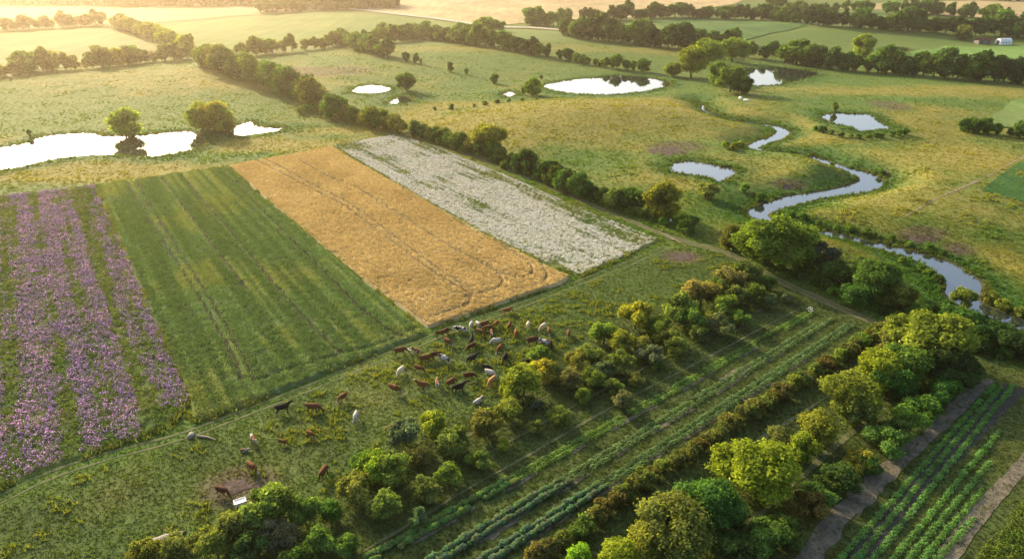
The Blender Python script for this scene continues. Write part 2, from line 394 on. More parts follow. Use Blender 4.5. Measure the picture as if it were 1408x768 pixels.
# far fields as sheets on the terrain
AW = math.atan2(*(POLY['wheat'][0] - POLY['wheat'][-2])[::-1]) - math.pi / 2
FAR = [
 ('stubble_field', [(505,15),(560,22),(640,31),(690,35),(735,31),(800,28),(880,24),(930,18),(1010,6),(1060,-6),(1000,-20),(600,-20),(480,-14)], (0.30,0.23,0.11), (0.42,0.33,0.17), .6),
 ('young_crop_field', [(200,36),(330,25),(480,17),(560,25),(650,34),(690,41),(640,42),(540,44),(470,55),(335,70),(275,68),(262,62)], (0.085,0.15,0.03), (0.14,0.18,0.045), .9),
 ('pale_crop_field', [(5,41),(80,36),(150,33),(205,33),(330,22),(480,13),(500,9),(300,5),(150,14),(0,12),(-200,16),(-200,46)], (0.19,0.19,0.075), (0.28,0.25,0.11), .8),
 ('striped_crop_field', [(-60,108),(0,102),(45,97),(120,92),(200,84),(245,76),(215,62),(158,42),(60,45),(0,50),(-80,56)], (0.09,0.14,0.035), (0.17,0.18,0.06), -.3),
 ('green_crop_field', [(890,26),(940,24),(1000,25),(1056,29),(1110,36),(1020,56),(960,52),(930,45),(905,34)], (0.05,0.11,0.03), (0.08,0.14,0.035), 1.2),
 ('long_crop_field', [(1062,18),(1120,19),(1200,20),(1300,27),(1400,32),(1408,45),(1330,45),(1250,40),(1180,35),(1110,31),(1062,24)], (0.09,0.16,0.035), (0.13,0.19,0.05), 1.3),
 ('ripe_crop_field', [(1210,14),(1300,22),(1420,28),(1500,10),(1420,1),(1300,2),(1190,7),(1110,12)], (0.28,0.22,0.10), (0.38,0.30,0.15), 1.1),
 ('bright_crop_field', [(1250,72),(1300,64),(1350,66),(1430,64),(1440,90),(1380,86),(1300,82),(1255,78)], (0.10,0.20,0.04), (0.15,0.24,0.06), 1.2),
 ('leafy_crop_field', [(1349,262),(1408,219),(1500,160),(1560,200),(1560,330),(1440,287),(1408,279)], (0.03,0.085,0.02), (0.05,0.12,0.028), -.9),
 ('strip_crop_field', [(1352,165),(1408,136),(1480,100),(1520,130),(1450,185),(1408,178),(1380,176)], (0.10,0.17,0.04), (0.15,0.20,0.06), -.9),
]
for nm_, px, c0, c1, ang in FAR:
    pw = PP(px); d = np.linalg.norm(pw.mean(0)); m = field_material(nm_, c0, c1, ang, 0.14 if d > 300 else .5)
    drape(nm_, pw, m, 4 if d < 260 else 14, 0.09 if d < 260 else 0.4, rag=0.4 if d < 260 else 3.0, ragscale=3 if d < 260 else 25)
ribbon_mesh('farm_road', smooth(PP([(480,13),(505,15),(545,20),(590,25),(640,32),(690,38),(730,39),(770,42),(800,47)]), 4), 9.0, M_ROAD, 0.7, jit=.1)

# tracks, lanes, bare soil
def offset(line, d):
    t = np.gradient(line, axis=0); t /= np.linalg.norm(t, axis=1)[:, None]; return line + np.column_stack([-t[:, 1], t[:, 0]]) * d
for s in (-1.75, -0.15): ribbon_mesh('wheel_rut', offset(TRACK, s), 0.36, M_RUT, 0.045, seed=int(5 + s * 5), jit=.9)
for s in (-0.75, 0.75): ribbon_mesh('wheel_rut', offset(LANE, s), 0.5, M_RUT, 0.05, seed=int(9 + s * 5), jit=.8)
ribbon_mesh('dirt_lane', LANE, 2.6, soil_material('lane_earth', (0.055, 0.07, 0.024), (0.11, 0.10, 0.048), .6), 0.03, jit=.5)
for px, w, m in (([(470,775),(560,722),(650,668),(740,618),(840,560),(960,498),(1040,455),(1100,424)], .38, M_RUT),
                 ([(640,640),(740,585),(850,525),(960,468),(1050,424)], .4, M_RUT), ([(600,620),(700,570),(760,540)], .4, M_RUT),
                 ([(960,790),(1010,742),(1050,702),(1095,662),(1150,612),(1200,572)], .7, M_RUT), ([(1010,625),(1060,595),(1105,566),(1160,530)], .6, M_RUT),
                 ([(1240,300),(1290,272),(1330,255),(1370,236),(1408,215),(1460,180)], .6, M_DIRT), ([(965,275),(985,260),(1010,240)], .5, M_RUT),
                 ([(1015,350),(1060,335),(1010,318)], .3, M_RUT), ([(905,318),(925,328),(945,340)], .5, M_DIRT)):
    ribbon_mesh('foot_path', smooth(PP(px), 4), w, m, 0.055, jit=.9)
def blob(cx, cy, rx, ry, n=18, seed=0):
    rr = random.Random(seed); return PP([(cx + rx * math.cos(a) * (k := rr.uniform(.7, 1.15)), cy + ry * math.sin(a) * k) for a in np.linspace(0, 2 * math.pi, n, endpoint=False)])
for nm_, b, m in (('dirt_patch', (940, 353, 29, 9), M_MUD), ('dirt_patch', (918, 208, 44, 10), M_MUD), ('mud_patch', (330, 668, 58, 17), M_MUD), ('dirt_patch', (1085, 256, 26, 6), M_MUD),
                  ('dirt_patch', (1270, 328, 34, 8), M_MUD), ('dirt_patch', (1215, 240, 9, 11), M_MUD), ('dirt_patch', (1318, 345, 14, 8), M_MUD)):
    drape(nm_, smooth(blob(b[0], b[1], b[2] * .62, b[3] * .62, seed=int(b[0])), 3, True), m, 1.2, 0.05, rag=1.1, ragscale=1.8)
drape('soil_bed', PP([(1085,775),(1112,735),(1200,650),(1288,575),(1340,515),(1350,514),(1345,532),(1300,580),(1215,662),(1160,722),(1128,775)]), M_SOIL, 1.5, .05, rag=1.0, ragscale=2)
drape('soil_bed', PP([(1170,700),(1260,612),(1352,518),(1368,524),(1330,562),(1245,640),(1180,712)]), M_SOIL, 1.5, .058, rag=.35, ragscale=1.2)
drape('soil_bed', PP([(1268,790),(1310,728),(1360,672),(1425,606),(1450,612),(1400,662),(1340,735),(1305,790)]), M_SOIL, 1.5, .05, rag=.2, ragscale=1.2)
DARKSOIL = soil_material('wet_soil', (0.028, 0.03, 0.024), (0.075, 0.068, 0.055), 1.4)
drape('soil_bed', PP([(1130,790),(1250,655),(1340,566),(1382,527),(1412,536),(1300,652),(1200,775),(1195,790)]), DARKSOIL, 1.5, .04, rag=.3, ragscale=1.2)
VEG = [  # crop lines: start pixel, end pixel, half gap between twin lines, colour
 ((500,775),(1115,430),.42,(0.095,0.155,0.042)), ((592,775),(1143,437),.45,(0.082,0.125,0.056)), ((662,775),(1170,447),.45,(0.075,0.120,0.056))]
for a, b, gp, c in VEG:
    l = PP([a, b]); d = (l[1] - l[0]) / np.linalg.norm(l[1] - l[0])
    for s0, s1 in ((.06,.16),(.2,.27),(.33,.36),(.41,.52),(.58,.68),(.74,.8)):
        q = l[0] + np.outer(np.linspace(s0, s1, 12), l[1] - l[0]) + np.array([d[1], -d[0]]) * 0.75
        ribbon_mesh('soil_strip', q, 0.7, M_SOIL, .05, jit=.8, seed=int(s0 * 100))
drape('soil_bed', PP([(655,735),(690,712),(712,716),(678,742)]), M_SOIL, 1.2, .065, rag=.3)
drape('soil_bed', PP([(985,522),(1015,505),(1045,500),(1010,522)]), M_SOIL, 1.2, .065, rag=.3)

# ------------------------------------------------------------------ scattering (merged stuff meshes)
def scatter(name, pts, s, col, proto, tip=None, mat=None, sz=None, kind='stuff', lean=None, rot=None):
    pv, pf, pt = proto; n = len(pts); k = len(pv); s = np.broadcast_to(np.asarray(s, float), (n,)); sz = s if sz is None else np.broadcast_to(sz, (n,))
    a = R.uniform(0, 2 * math.pi, n) if rot is None else rot; ca, sa = np.cos(a), np.sin(a)
    x = pv[None, :, 0] * s[:, None]; y = pv[None, :, 1] * s[:, None]; z = pv[None, :, 2] * sz[:, None]
    V = np.stack([x * ca[:, None] - y * sa[:, None] + pts[:, :1], x * sa[:, None] + y * ca[:, None] + pts[:, 1:2], z + pts[:, 2:3]], -1)
    col = np.broadcast_to(col, (n, 3)); C = np.repeat(col[:, None, :], k, 1)
    if tip is not None:
        tip = np.broadcast_to(tip, (n, 3)); C = C * (1 - pt)[None, :, None] + tip[:, None, :] * pt[None, :, None]
    F = pf[None, :, :] + (np.arange(n) * k)[:, None, None]
    o = link(name, mesh_np(name, V.reshape(-1, 3), F.reshape(-1, pf.shape[1]), mat or M_BLADE, C.reshape(-1, 3)))
    if kind: o['kind'] = kind
    return o
def blades(n, h=1.0, w=0.16, spread=0.35, lean=0.5, seed=0):
    r = np.random.default_rng(seed); V, F, T = [], [], []
    for i in range(n):
        a = r.uniform(0, 6.283); d = np.array([math.cos(a), math.sin(a)]); q = np.array([-d[1], d[0]]); b = d * r.uniform(0, spread); hh = h * r.uniform(.6, 1.1)
        tp = b + d * lean * r.uniform(.3, 1) * hh
        ang = r.uniform(0, 3.14); q = np.array([math.cos(ang), math.sin(ang)])
        V += [[*(b - q * w), 0], [*(b + q * w), 0], [*tp, hh]]; F.append([3 * i, 3 * i + 1, 3 * i + 2]); T += [0, 0, 1]
    return np.array(V, float), np.array(F), np.array(T, float)
def dome(nleaf, size, h=0.7, flowers=0, fsize=.16, seed=0, low=0.1):
    """small plant: leaf triangles over a dome, optional blossom triangles on top (mask 1)"""
    r = np.random.default_rng(seed); V, F, T = [], [], []
    for i in range(nleaf + flowers):
        fl = i >= nleaf
        a = r.uniform(0, 6.283); u = r.uniform(.35 if fl else low, 1) ; rr = math.sqrt(max(0, 1 - u * u)) * .5
        p = np.array([rr * math.cos(a), rr * math.sin(a), u * h + (.08 if fl else 0)]) * (1 if fl else r.uniform(.75, 1.05))
        nn = p * [1, 1, .8] + r.normal(0, .25, 3); nn /= np.linalg.norm(nn)
        if fl: nn = np.array([0, 0, 1.0]) + r.normal(0, .45, 3); nn /= np.linalg.norm(nn)
        t = np.cross(nn, r.normal(0, 1, 3)); t /= np.linalg.norm(t); b = np.cross(nn, t); sz = (fsize if fl else size) * r.uniform(.7, 1.2)
        k = len(V); V += [p + t * sz, p - t * sz * .5 + b * sz * .8, p - t * sz * .5 - b * sz * .8]; F.append([k, k + 1, k + 2]); T += [1.0 if fl else 0] * 3
    return np.array(V), np.array(F), np.array(T)
def on_ground(xy, dz=0.0): return np.column_stack([xy, height(xy[:, 0], xy[:, 1]) + dz])
def in_poly(poly, dens, margin=0.0):
    lo, hi = poly.min(0), poly.max(0); n = int((hi - lo).prod() * dens)
    q = lo + R.random((n, 2)) * (hi - lo); return q[sdist(poly, q[:, 0], q[:, 1], 5) < -margin]
def in_view(q, pad=6.0):
    """keep points the photo (or a camera a step to its side) could see"""
    return q[(np.abs(q[:, 0]) < (q[:, 1] * .9 + 25) * .86 + pad) & (q[:, 1] > 38)]
def jitter(n, base, v=.18): return np.asarray(base) * (1 + R.normal(0, v, (n, 1))) * (1 + R.normal(0, v * .4, (n, 3)))

# ------------------------------------------------------------------ the four crop strips
def along(poly, i, j): d = poly[j] - poly[i]; return d / np.linalg.norm(d)
D_WH = along(POLY['wheat'], 0, -2); D_WH = along(np.array([flat(315, 229), flat(590, 451)]), 0, 1)
D_CE = along(np.array([flat(134, 255), flat(262, 545)]), 0, 1); D_DA = along(np.array([flat(544, 186), flat(906, 331)]), 0, 1)
def crop(name, poly, d, ru, rv, hfun, cfun, mat):
    nrm = np.array([-d[1], d[0]]); poly = in_clip(poly); c = poly.mean(0); q = poly - c; u = q @ nrm; v = q @ d
    U, Vv = np.meshgrid(np.arange(u.min() - 1, u.max() + 1, ru), np.arange(v.min() - 1, v.max() + 1, rv)); sh = U.shape; U = U.ravel(); Vv = Vv.ravel()
    x = c[0] + U * nrm[0] + Vv * d[0]; y = c[1] + U * nrm[1] + Vv * d[1]
    sd = sdist(poly, x, y, 8) + (fbm(x, y, 1.2, 77) - .5) * .22 - .16
    z = height(x, y) + hfun(x, y, U, Vv) * sstep(0, .22, -sd) - .06 * (sd > 0)
    keep = (sd < 0.55).reshape(sh); fk = keep[:-1, :-1] & keep[1:, :-1] & keep[:-1, 1:] & keep[1:, 1:]
    i = (np.arange(sh[0] - 1)[:, None] * sh[1] + np.arange(sh[1] - 1)[None, :])[fk]
    F = np.column_stack([i, i + 1, i + sh[1] + 1, i + sh[1]])
    used = np.unique(F); mp = np.zeros(len(x), int); mp[used] = np.arange(len(used)); F = mp[F]
    a, b_, c_ = (np.column_stack([x, y, z])[used][F[0, k]] for k in (0, 1, 2))
    if np.cross(b_ - a, c_ - a)[2] < 0: F = F[:, ::-1]
    o = link(name, mesh_np(name, np.column_stack([x, y, z])[used], F, mat, cfun(x, y, U, Vv)[used], True)); o['kind'] = 'stuff'
    return c, nrm
def in_clip(poly): return np.asarray(poly)
def grooves(lines, w=.55):
    L = [smooth(PP(l), 4) for l in lines]
    def f(x, y):
        d = np.full(x.shape, 9.0)
        for l in L: d = np.minimum(d, ldist(l, x, y, 9))
        return 1 - sstep(w * .45, w, d + (fbm(x, y, 1.2, 5) - .5) * .2)
    return f
def crop_mat(name, sc=2.2, dist=.25):
    m, t, b = nodes(name); a = N(t, 'ShaderNodeAttribute', attribute_name='col').outputs['Color']; n = noise_node(t, sc, 6, .7)
    t.links.new(mul(t, a, ramp(t, n, [(0.25, g(.6)), (0.75, g(1.35))])), b.inputs['Base Color']); b.inputs['Roughness'].default_value = .95; b.inputs['Specular IOR Level'].default_value = .06
    bump(t, b, n, dist); return m
G_CE = grooves([[(175,250),(195,285),(222,328),(250,372),(285,428),(320,490),(334,528)], [(184,248),(206,285),(235,330),(265,376),(300,430),(333,490),(350,526)],
  [(250,242),(290,290),(330,335),(380,395),(420,440),(455,475),(470,486)], [(325,250),(375,305),(420,350),(480,410),(520,445),(545,462)], [(222,246),(255,290),(290,335),(340,400)],
  [(350,526),(400,508),(450,494),(510,478),(550,464),(574,452)]])
def ce_rows(x, y, U): return vnoise(U, y * .02, .8, 21) * .8 + vnoise(U, y * .03, 2.6, 22) * .2
def h_ce(x, y, U, V): return (.42 + .28 * (ce_rows(x, y, U) - .5) + .2 * (fbm(x, y, 5, 8) - .5)) * (1 - .7 * G_CE(x, y))
def ce_tone(x, y, U):
    k = sstep(.46, .80, fbm(x, y, 16, 31, 3) + .7 * (ce_rows(x, y, U) - .5))[:, None]
    k = k * 1.0; return (.84 + .32 * sstep(.25, .75, ce_rows(x, y, U)))[:, None] * ((1 - k) * np.array([.100, .155, .055]) + k * np.array([.160, .185, .056]))
def c_ce(x, y, U, V):
    gr = G_CE(x, y)[:, None]; return ce_tone(x, y, U) * .82 * (1 - gr * .9) + gr * .9 * np.array([.026, .032, .012])  # tramline soil, darkened further: the groove's shade is painted into this colour
c0, n0 = crop('cereal_crop', POLY['cereal'], D_CE, .17, .6, h_ce, c_ce, crop_mat('cereal'))
G_WH = grooves([[(352,222),(410,252),(470,283),(500,305),(540,335),(590,372),(630,397),(645,408),(646,417),(630,426),(595,437)], [(364,220),(420,250),(478,281),(510,303),(550,333),(600,370),(636,394),(652,404)],
  [(400,214),(450,244),(487,258),(530,285),(600,330),(650,358),(680,375),(690,385),(685,397),(660,405),(640,410)],
  [(690,378),(705,383),(725,382),(732,374),(725,362),(690,340),(640,312),(560,262),(470,212)], [(738,356),(748,372),(752,380),(748,388)]], .55)
def h_wh(x, y, U, V): return (.45 + .14 * (vnoise(U, y * .02, .6, 23) - .5) + .15 * (fbm(x, y, 6, 18) - .5)) * (1 - .65 * G_WH(x, y))
def wh_tone(x, y):
    k = fbm(x, y, 9, 41, 3)[:, None]; return (1 - k) * np.array([.36, .275, .115]) + k * np.array([.50, .40, .19])
def c_wh(x, y, U, V):
    gr = G_WH(x, y)[:, None]; return wh_tone(x, y) * .85 * (1 - gr * .8) + gr * .8 * np.array([.10, .068, .025])  # wheel lines: dark soil tone with the groove shadow painted in
crop('wheat_crop', POLY['wheat'], D_WH, .18, .6, h_wh, c_wh, crop_mat('wheat'))
def stand(name, poly, dens, gfun, d, s, sz, colf, proto, top, tipf=None, mat=None):
    q = in_view(in_poly(poly, dens, .25)); 
    if gfun is not None: q = q[gfun(q[:, 0], q[:, 1]) < R.random(len(q)) * .8]
    nrm = np.array([-d[1], d[0]]); U = (q - poly.mean(0)) @ nrm; p = on_ground(q, 0); p[:, 2] += top(q, U)
    n = len(q); c = colf(q, U) * (1 + R.normal(0, .2, (n, 1)))
    return scatter(name, p, s * R.uniform(.7, 1.3, n), np.clip(c, .004, .9), proto, None if tipf is None else tipf(q, U), mat, sz * R.uniform(.7, 1.3, n))
stand('wheat_ears', POLY['wheat'], 9, G_WH, D_WH, 1.0, .42, lambda q, U: wh_tone(q[:, 0], q[:, 1]) * 1.12, blades(7, 1, .055, .3, .35, 3), lambda q, U: .5, None, M_STRAW)
stand('cereal_blades', POLY['cereal'], 8, G_CE, D_CE, 1.0, .40, lambda q, U: ce_tone(q[:, 0], q[:, 1], U) * 1.12, blades(6, 1, .06, .3, .5, 4), lambda q, U: .42, None, M_CEREAL)

# flower strips: leafy undergrowth and blossom heads in drifts
def pu_drift(q, U):
    s = vnoise(U, q[:, 1] * .016, 2.4, 61) * .58 + vnoise(U, q[:, 1] * .05, 1.1, 62) * .27 + fbm(q[:, 0], q[:, 1], 5, 63) * .40
    edge = sstep(1.0, 9.0, ldist(TRACK, q[:, 0], q[:, 1], 30) - 2)
    return sstep(.465, .70, s - .16 * (1 - edge) + .03)
def c_pu(x, y, U, V):
    k = fbm(x, y, 5, 64, 3)[:, None]; return (1 - k) * np.array([.05, .10, .024]) + k * np.array([.13, .15, .035])
crop('flower_undergrowth', POLY['purple'], D_CE, .35, .6, lambda x, y, U, V: .26 + .4 * (fbm(x, y, 2.5, 65) - .5), c_pu, crop_mat('undergrowth', 1.6, .3))
PU = POLY['purple']; NP = np.array([-D_CE[1], D_CE[0]])
q = in_view(in_poly(PU, 6, .2)); U = (q - PU.mean(0)) @ NP; k = pu_drift(q, U); fl = R.random(len(q)) < k * .85 + .04
p = on_ground(q, .15); n_ = len(q)
gcol = c_pu(q[:, 0], q[:, 1], U, U) * (1.15 + R.normal(0, .22, (n_, 1)))
scatter('flower_leaves', p[~fl], R.uniform(.5, .95, (~fl).sum()), gcol[~fl], dome(10, .2, .8, 0, seed=4), None, None, R.uniform(.4, .85, (~fl).sum()))
mixp = vnoise(q[:, 0], q[:, 1], 2.5, 67)[:, None]; pcol = (1 - mixp) * np.array([.34, .20, .44]) + mixp * np.array([.56, .33, .51]); pcol = pcol * (1 + R.normal(0, .25, (n_, 1)))
scatter('purple_flowers', p[fl], R.uniform(.45, .85, fl.sum()), gcol[fl], dome(7, .18, .75, 9, .15, seed=5), np.clip(pcol[fl], .02, .8), M_BLOOM, R.uniform(.55, .95, fl.sum()))
def da_drift(q, U):
    s = vnoise(U, q[:, 1] * .02, 2.4, 71) * .35 + fbm(q[:, 0], q[:, 1], 9, 72) * .45 + vnoise(U, q[:, 1] * .07, .9, 75) * .3
    return sstep(.34, .62, s)
def c_da(x, y, U, V):
    k = fbm(x, y, 6, 74, 3)[:, None]; return (1 - k) * np.array([.075, .13, .045]) + k * np.array([.17, .18, .05])
crop('daisy_undergrowth', POLY['daisy'], D_DA, .35, .6, lambda x, y, U, V: .26 + .3 * (fbm(x, y, 2.5, 73) - .5), c_da, crop_mat('daisy_leaves', 1.8, .25))
DA = POLY['daisy']; ND = np.array([-D_DA[1], D_DA[0]])
q = in_view(in_poly(DA, 8, .2)); U = (q - DA.mean(0)) @ ND; k = da_drift(q, U); fl = R.random(len(q)) < k * .9 + .08; p = on_ground(q, .15); n_ = len(q)
gcol = c_da(q[:, 0], q[:, 1], U, U) * (1.1 + R.normal(0, .2, (n_, 1)))
scatter('daisy_leaves', p[~fl], R.uniform(.45, .8, (~fl).sum()), gcol[~fl], dome(8, .2, .7, 0, seed=6), None, None, R.uniform(.35, .6, (~fl).sum()))
scatter('white_flowers', p[fl], R.uniform(.45, .8, fl.sum()), gcol[fl], dome(5, .18, .65, 11, .16, seed=7), np.clip(np.array([.85, .83, .71]) * (1 + R.normal(0, .1, (int(fl.sum()), 1))), .2, .88), M_BLOOM, R.uniform(.4, .7, fl.sum()))

# ------------------------------------------------------------------ grass and meadow tussocks
def free(q, track=True):
    ok = np.ones(len(q), bool)
    for kk in ('purple', 'cereal', 'wheat', 'daisy'): ok &= sdist(POLY[kk], q[:, 0], q[:, 1], 5) > .3
    for w, lz, rad, dep, nm_ in WATER: ok &= sdist(w, q[:, 0], q[:, 1], 4) > .4
    if track:
        for l in (TRACK,): 
            d = np.minimum(ldist(offset(l, -1.75), q[:, 0], q[:, 1], 6), ldist(offset(l, -.15), q[:, 0], q[:, 1], 6)); ok &= d > .28
        ok &= ldist(LANE, q[:, 0], q[:, 1], 6) > 1.0
    return ok
NOGRASS = [blob(330, 668, 55, 15, seed=330), blob(940, 353, 27, 8, seed=940)] + [np.array([(v.co.x, v.co.y) for v in o.data.vertices]) for o in []]
BEDS = [PP(b) for b in ([(1085,775),(1112,735),(1200,650),(1288,575),(1340,515),(1368,524),(1330,562),(1245,640),(1160,722),(1128,775)], [(1268,790),(1310,728),(1360,672),(1425,606),(1450,612),(1400,662),(1340,735),(1305,790)], [(1130,790),(1250,655),(1340,566),(1382,527),(1412,536),(1300,652),(1200,775)])]
def polar(n, r0, r1, power=1.0):
    u = R.random(n); r = (r0 ** (2 - power) + u * (r1 ** (2 - power) - r0 ** (2 - power))) ** (1 / (2 - power)); a = R.uniform(-.86, .86, n)
    return np.column_stack([r * np.sin(a), r * np.cos(a)])
q = in_view(polar(230000, 45, 190, .6)); q = q[free(q)]
for b_ in NOGRASS + BEDS:
    d = sdist(b_, q[:, 0], q[:, 1], 6); q = q[(d > .2) | (R.random(len(q)) < np.where(d > -1.0, .6, .4 if b_ is NOGRASS[0] else .42))]
c = ground_colour(q[:, 0], q[:, 1]); n_ = len(q); tone = vnoise(q[:, 0], q[:, 1], 1.3, 81)
scatter('grass', on_ground(q), R.uniform(.25, .5, n_), np.clip(c * (1.0 + .7 * (tone[:, None] - .4)) * (1 + R.normal(0, .15, (n_, 1))), .004, .5), blades(5, 1, .13, .5, .7, 8), None, None, .10 + .22 * tone * R.uniform(.5, 1.3, n_))
# taller yellow-green tussocks in the pasture
q = in_view(in_poly(POLY['pasture'], 2.2, .5)); q = q[free(q)]; k = fbm(q[:, 0], q[:, 1] * 1.6, 4.2, 91, 3) + .25 * vnoise(q[:, 0], q[:, 1], 26, 92)
q = q[(k > .665) & (ldist(TRACK, q[:, 0], q[:, 1], 9) > 1.8)]
for b_ in NOGRASS: q = q[sdist(b_, q[:, 0], q[:, 1], 6) > .3]
n_ = len(q); mixp = R.random((n_, 1)); tc = (1 - mixp) * np.array([.105, .145, .03]) + mixp * np.array([.18, .18, .035])
scatter('tussocks', on_ground(q), R.uniform(.5, 1.0, n_), tc, blades(9, 1, .10, .45, .5, 9), None, None, R.uniform(.3, .65, n_))
# meadow clumps out to the far hedges
q = in_view(polar(120000, 120, 520, 1.35), 20); q = q[free(q)]
q = q[(sdist(POLY['pasture'], q[:, 0], q[:, 1], 5) > 0) & (sdist(POLY['orchard'], q[:, 0], q[:, 1], 5) > 0)]
c = ground_colour(q[:, 0], q[:, 1]); n_ = len(q); r_ = np.hypot(q[:, 0], q[:, 1]); k = fbm(q[:, 0], q[:, 1], 7, 95, 3)
wd = np.min([sdist(w, q[:, 0], q[:, 1], 14) for w, *_ in WATER], 0)
hh = (.22 + .5 * sstep(.5, .75, k) + .5 * (1 - sstep(1, 7, wd))) * R.uniform(.6, 1.3, n_) * (1 - .55 * sstep(170, 420, r_))
scatter('meadow', on_ground(q), (.45 + r_ / 650) * R.uniform(.7, 1.3, n_), np.clip(c * (1.05 + .5 * (k[:, None] - .5)) * (1 + R.normal(0, .16, (n_, 1))), .004, .5), blades(7, 1, .16, .55, .5, 10), None, None, hh)
# reeds and rank growth along the water
pts = []
for w, lz, rad, dep, nm_ in WATER:
    seg = np.linalg.norm(np.roll(w, -1, 0) - w, axis=1); s = np.r_[0, np.cumsum(seg)]; per = s[-1]; dens = 5.0 if nm_ == 'river' else 3.6
    u = R.uniform(0, per, int(per * dens)); ww = np.vstack([w, w[:1]]); b_ = np.column_stack([np.interp(u, s, ww[:, 0]), np.interp(u, s, ww[:, 1])])
    b_ += R.normal(0, 1.5 if nm_ == 'river' else 1.8, b_.shape); sd = sdist(w, b_[:, 0], b_[:, 1], 12)
    thin = fbm(b_[:, 0], b_[:, 1], 9, 101); b_ = b_[(sd > (-.9 if nm_ in ('marsh', 'reedy') else -.1 if nm_ == 'river' else -.5)) & (sd < 4.5) & (thin > .38)]; pts.append(b_)
w = WATER[8][0]; mq = in_poly(w, .5); mq = mq[fbm(mq[:, 0], mq[:, 1], 3, 103) > .52]; pts.append(mq)
q = in_view(np.vstack(pts), 30); n_ = len(q); mixp = vnoise(q[:, 0], q[:, 1], 6, 102)[:, None]; rcx = (1 - mixp) * np.array([.045, .095, .022]) + mixp * np.array([.12, .135, .03])
scatter('reeds', on_ground(q), R.uniform(.5, 1.1, n_), rcx * (1 + R.normal(0, .2, (n_, 1))), blades(11, 1, .10, .5, .35, 11), None, None, R.uniform(.4, 1.0, n_))
# weeds along the margins of the strips and the verge of the track
pts = []
for kk in ('purple', 'cereal', 'wheat', 'daisy'):
    w = POLY[kk]; ww = np.vstack([w, w[:1]]); seg = np.linalg.norm(np.diff(ww, axis=0), axis=1); s_ = np.r_[0, np.cumsum(seg)]; u = R.uniform(0, s_[-1], int(s_[-1] * 9))
    pts.append(np.column_stack([np.interp(u, s_, ww[:, 0]), np.interp(u, s_, ww[:, 1])]) + R.normal(0, .42, (len(u), 2)))
q = in_view(np.vstack(pts)); q = q[fbm(q[:, 0], q[:, 1], 5, 107, 3) > .44]; n_ = len(q); k = fbm(q[:, 0], q[:, 1], 4, 108)[:, None]
scatter('margin_weeds', on_ground(q), R.uniform(.5, 1.0, n_), ((1 - k) * np.array([.055, .10, .025]) + k * np.array([.17, .17, .05])) * (1 + R.normal(0, .25, (n_, 1))), blades(9, 1, .09, .5, .5, 13), None, None, R.uniform(.35, .85, n_))
# rough rank herbs in the near right corner
q = in_view(in_poly(PP([(1330,800),(1352,752),(1420,676),(1500,690),(1500,800)]), 9)); n_ = len(q); k = fbm(q[:, 0], q[:, 1], 3, 105)[:, None]
scatter('rank_herbs', on_ground(q), R.uniform(.5, .9, n_), ((1 - k) * np.array([.06, .12, .02]) + k * np.array([.14, .17, .03])) * (1 + R.normal(0, .2, (n_, 1))), dome(10, .2, .8, seed=12), None, None, R.uniform(.3, .7, n_))

# ------------------------------------------------------------------ trees and shrubs
ICO = None
def ico():
    global ICO
    if ICO is None:
        bm = bmesh.new(); bmesh.ops.create_icosphere(bm, subdivisions=2, radius=1); ICO = (np.array([v.co[:] for v in bm.verts]), np.array([[v.index for v in f.verts] for f in bm.faces])); bm.free()
    return ICO
def tube(path, rad, sides=7):
    path = np.asarray(path, float); V, F = [], []
    for i, (p, r) in enumerate(zip(path, rad)):
        t = path[min(i + 1, len(path) - 1)] - path[max(i - 1, 0)]; t = t / np.linalg.norm(t); a = np.cross(t, [0.31, .95, .1]); a /= np.linalg.norm(a); b = np.cross(t, a)
        V += [p + r * (math.cos(k * 6.2832 / sides) * a + math.sin(k * 6.2832 / sides) * b) for k in range(sides)]
    for i in range(len(path) - 1):
        for k in range(sides): F.append([i * sides + k, i * sides + (k + 1) % sides, (i + 1) * sides + (k + 1) % sides, (i + 1) * sides + k])
    return np.array(V), np.array(F)
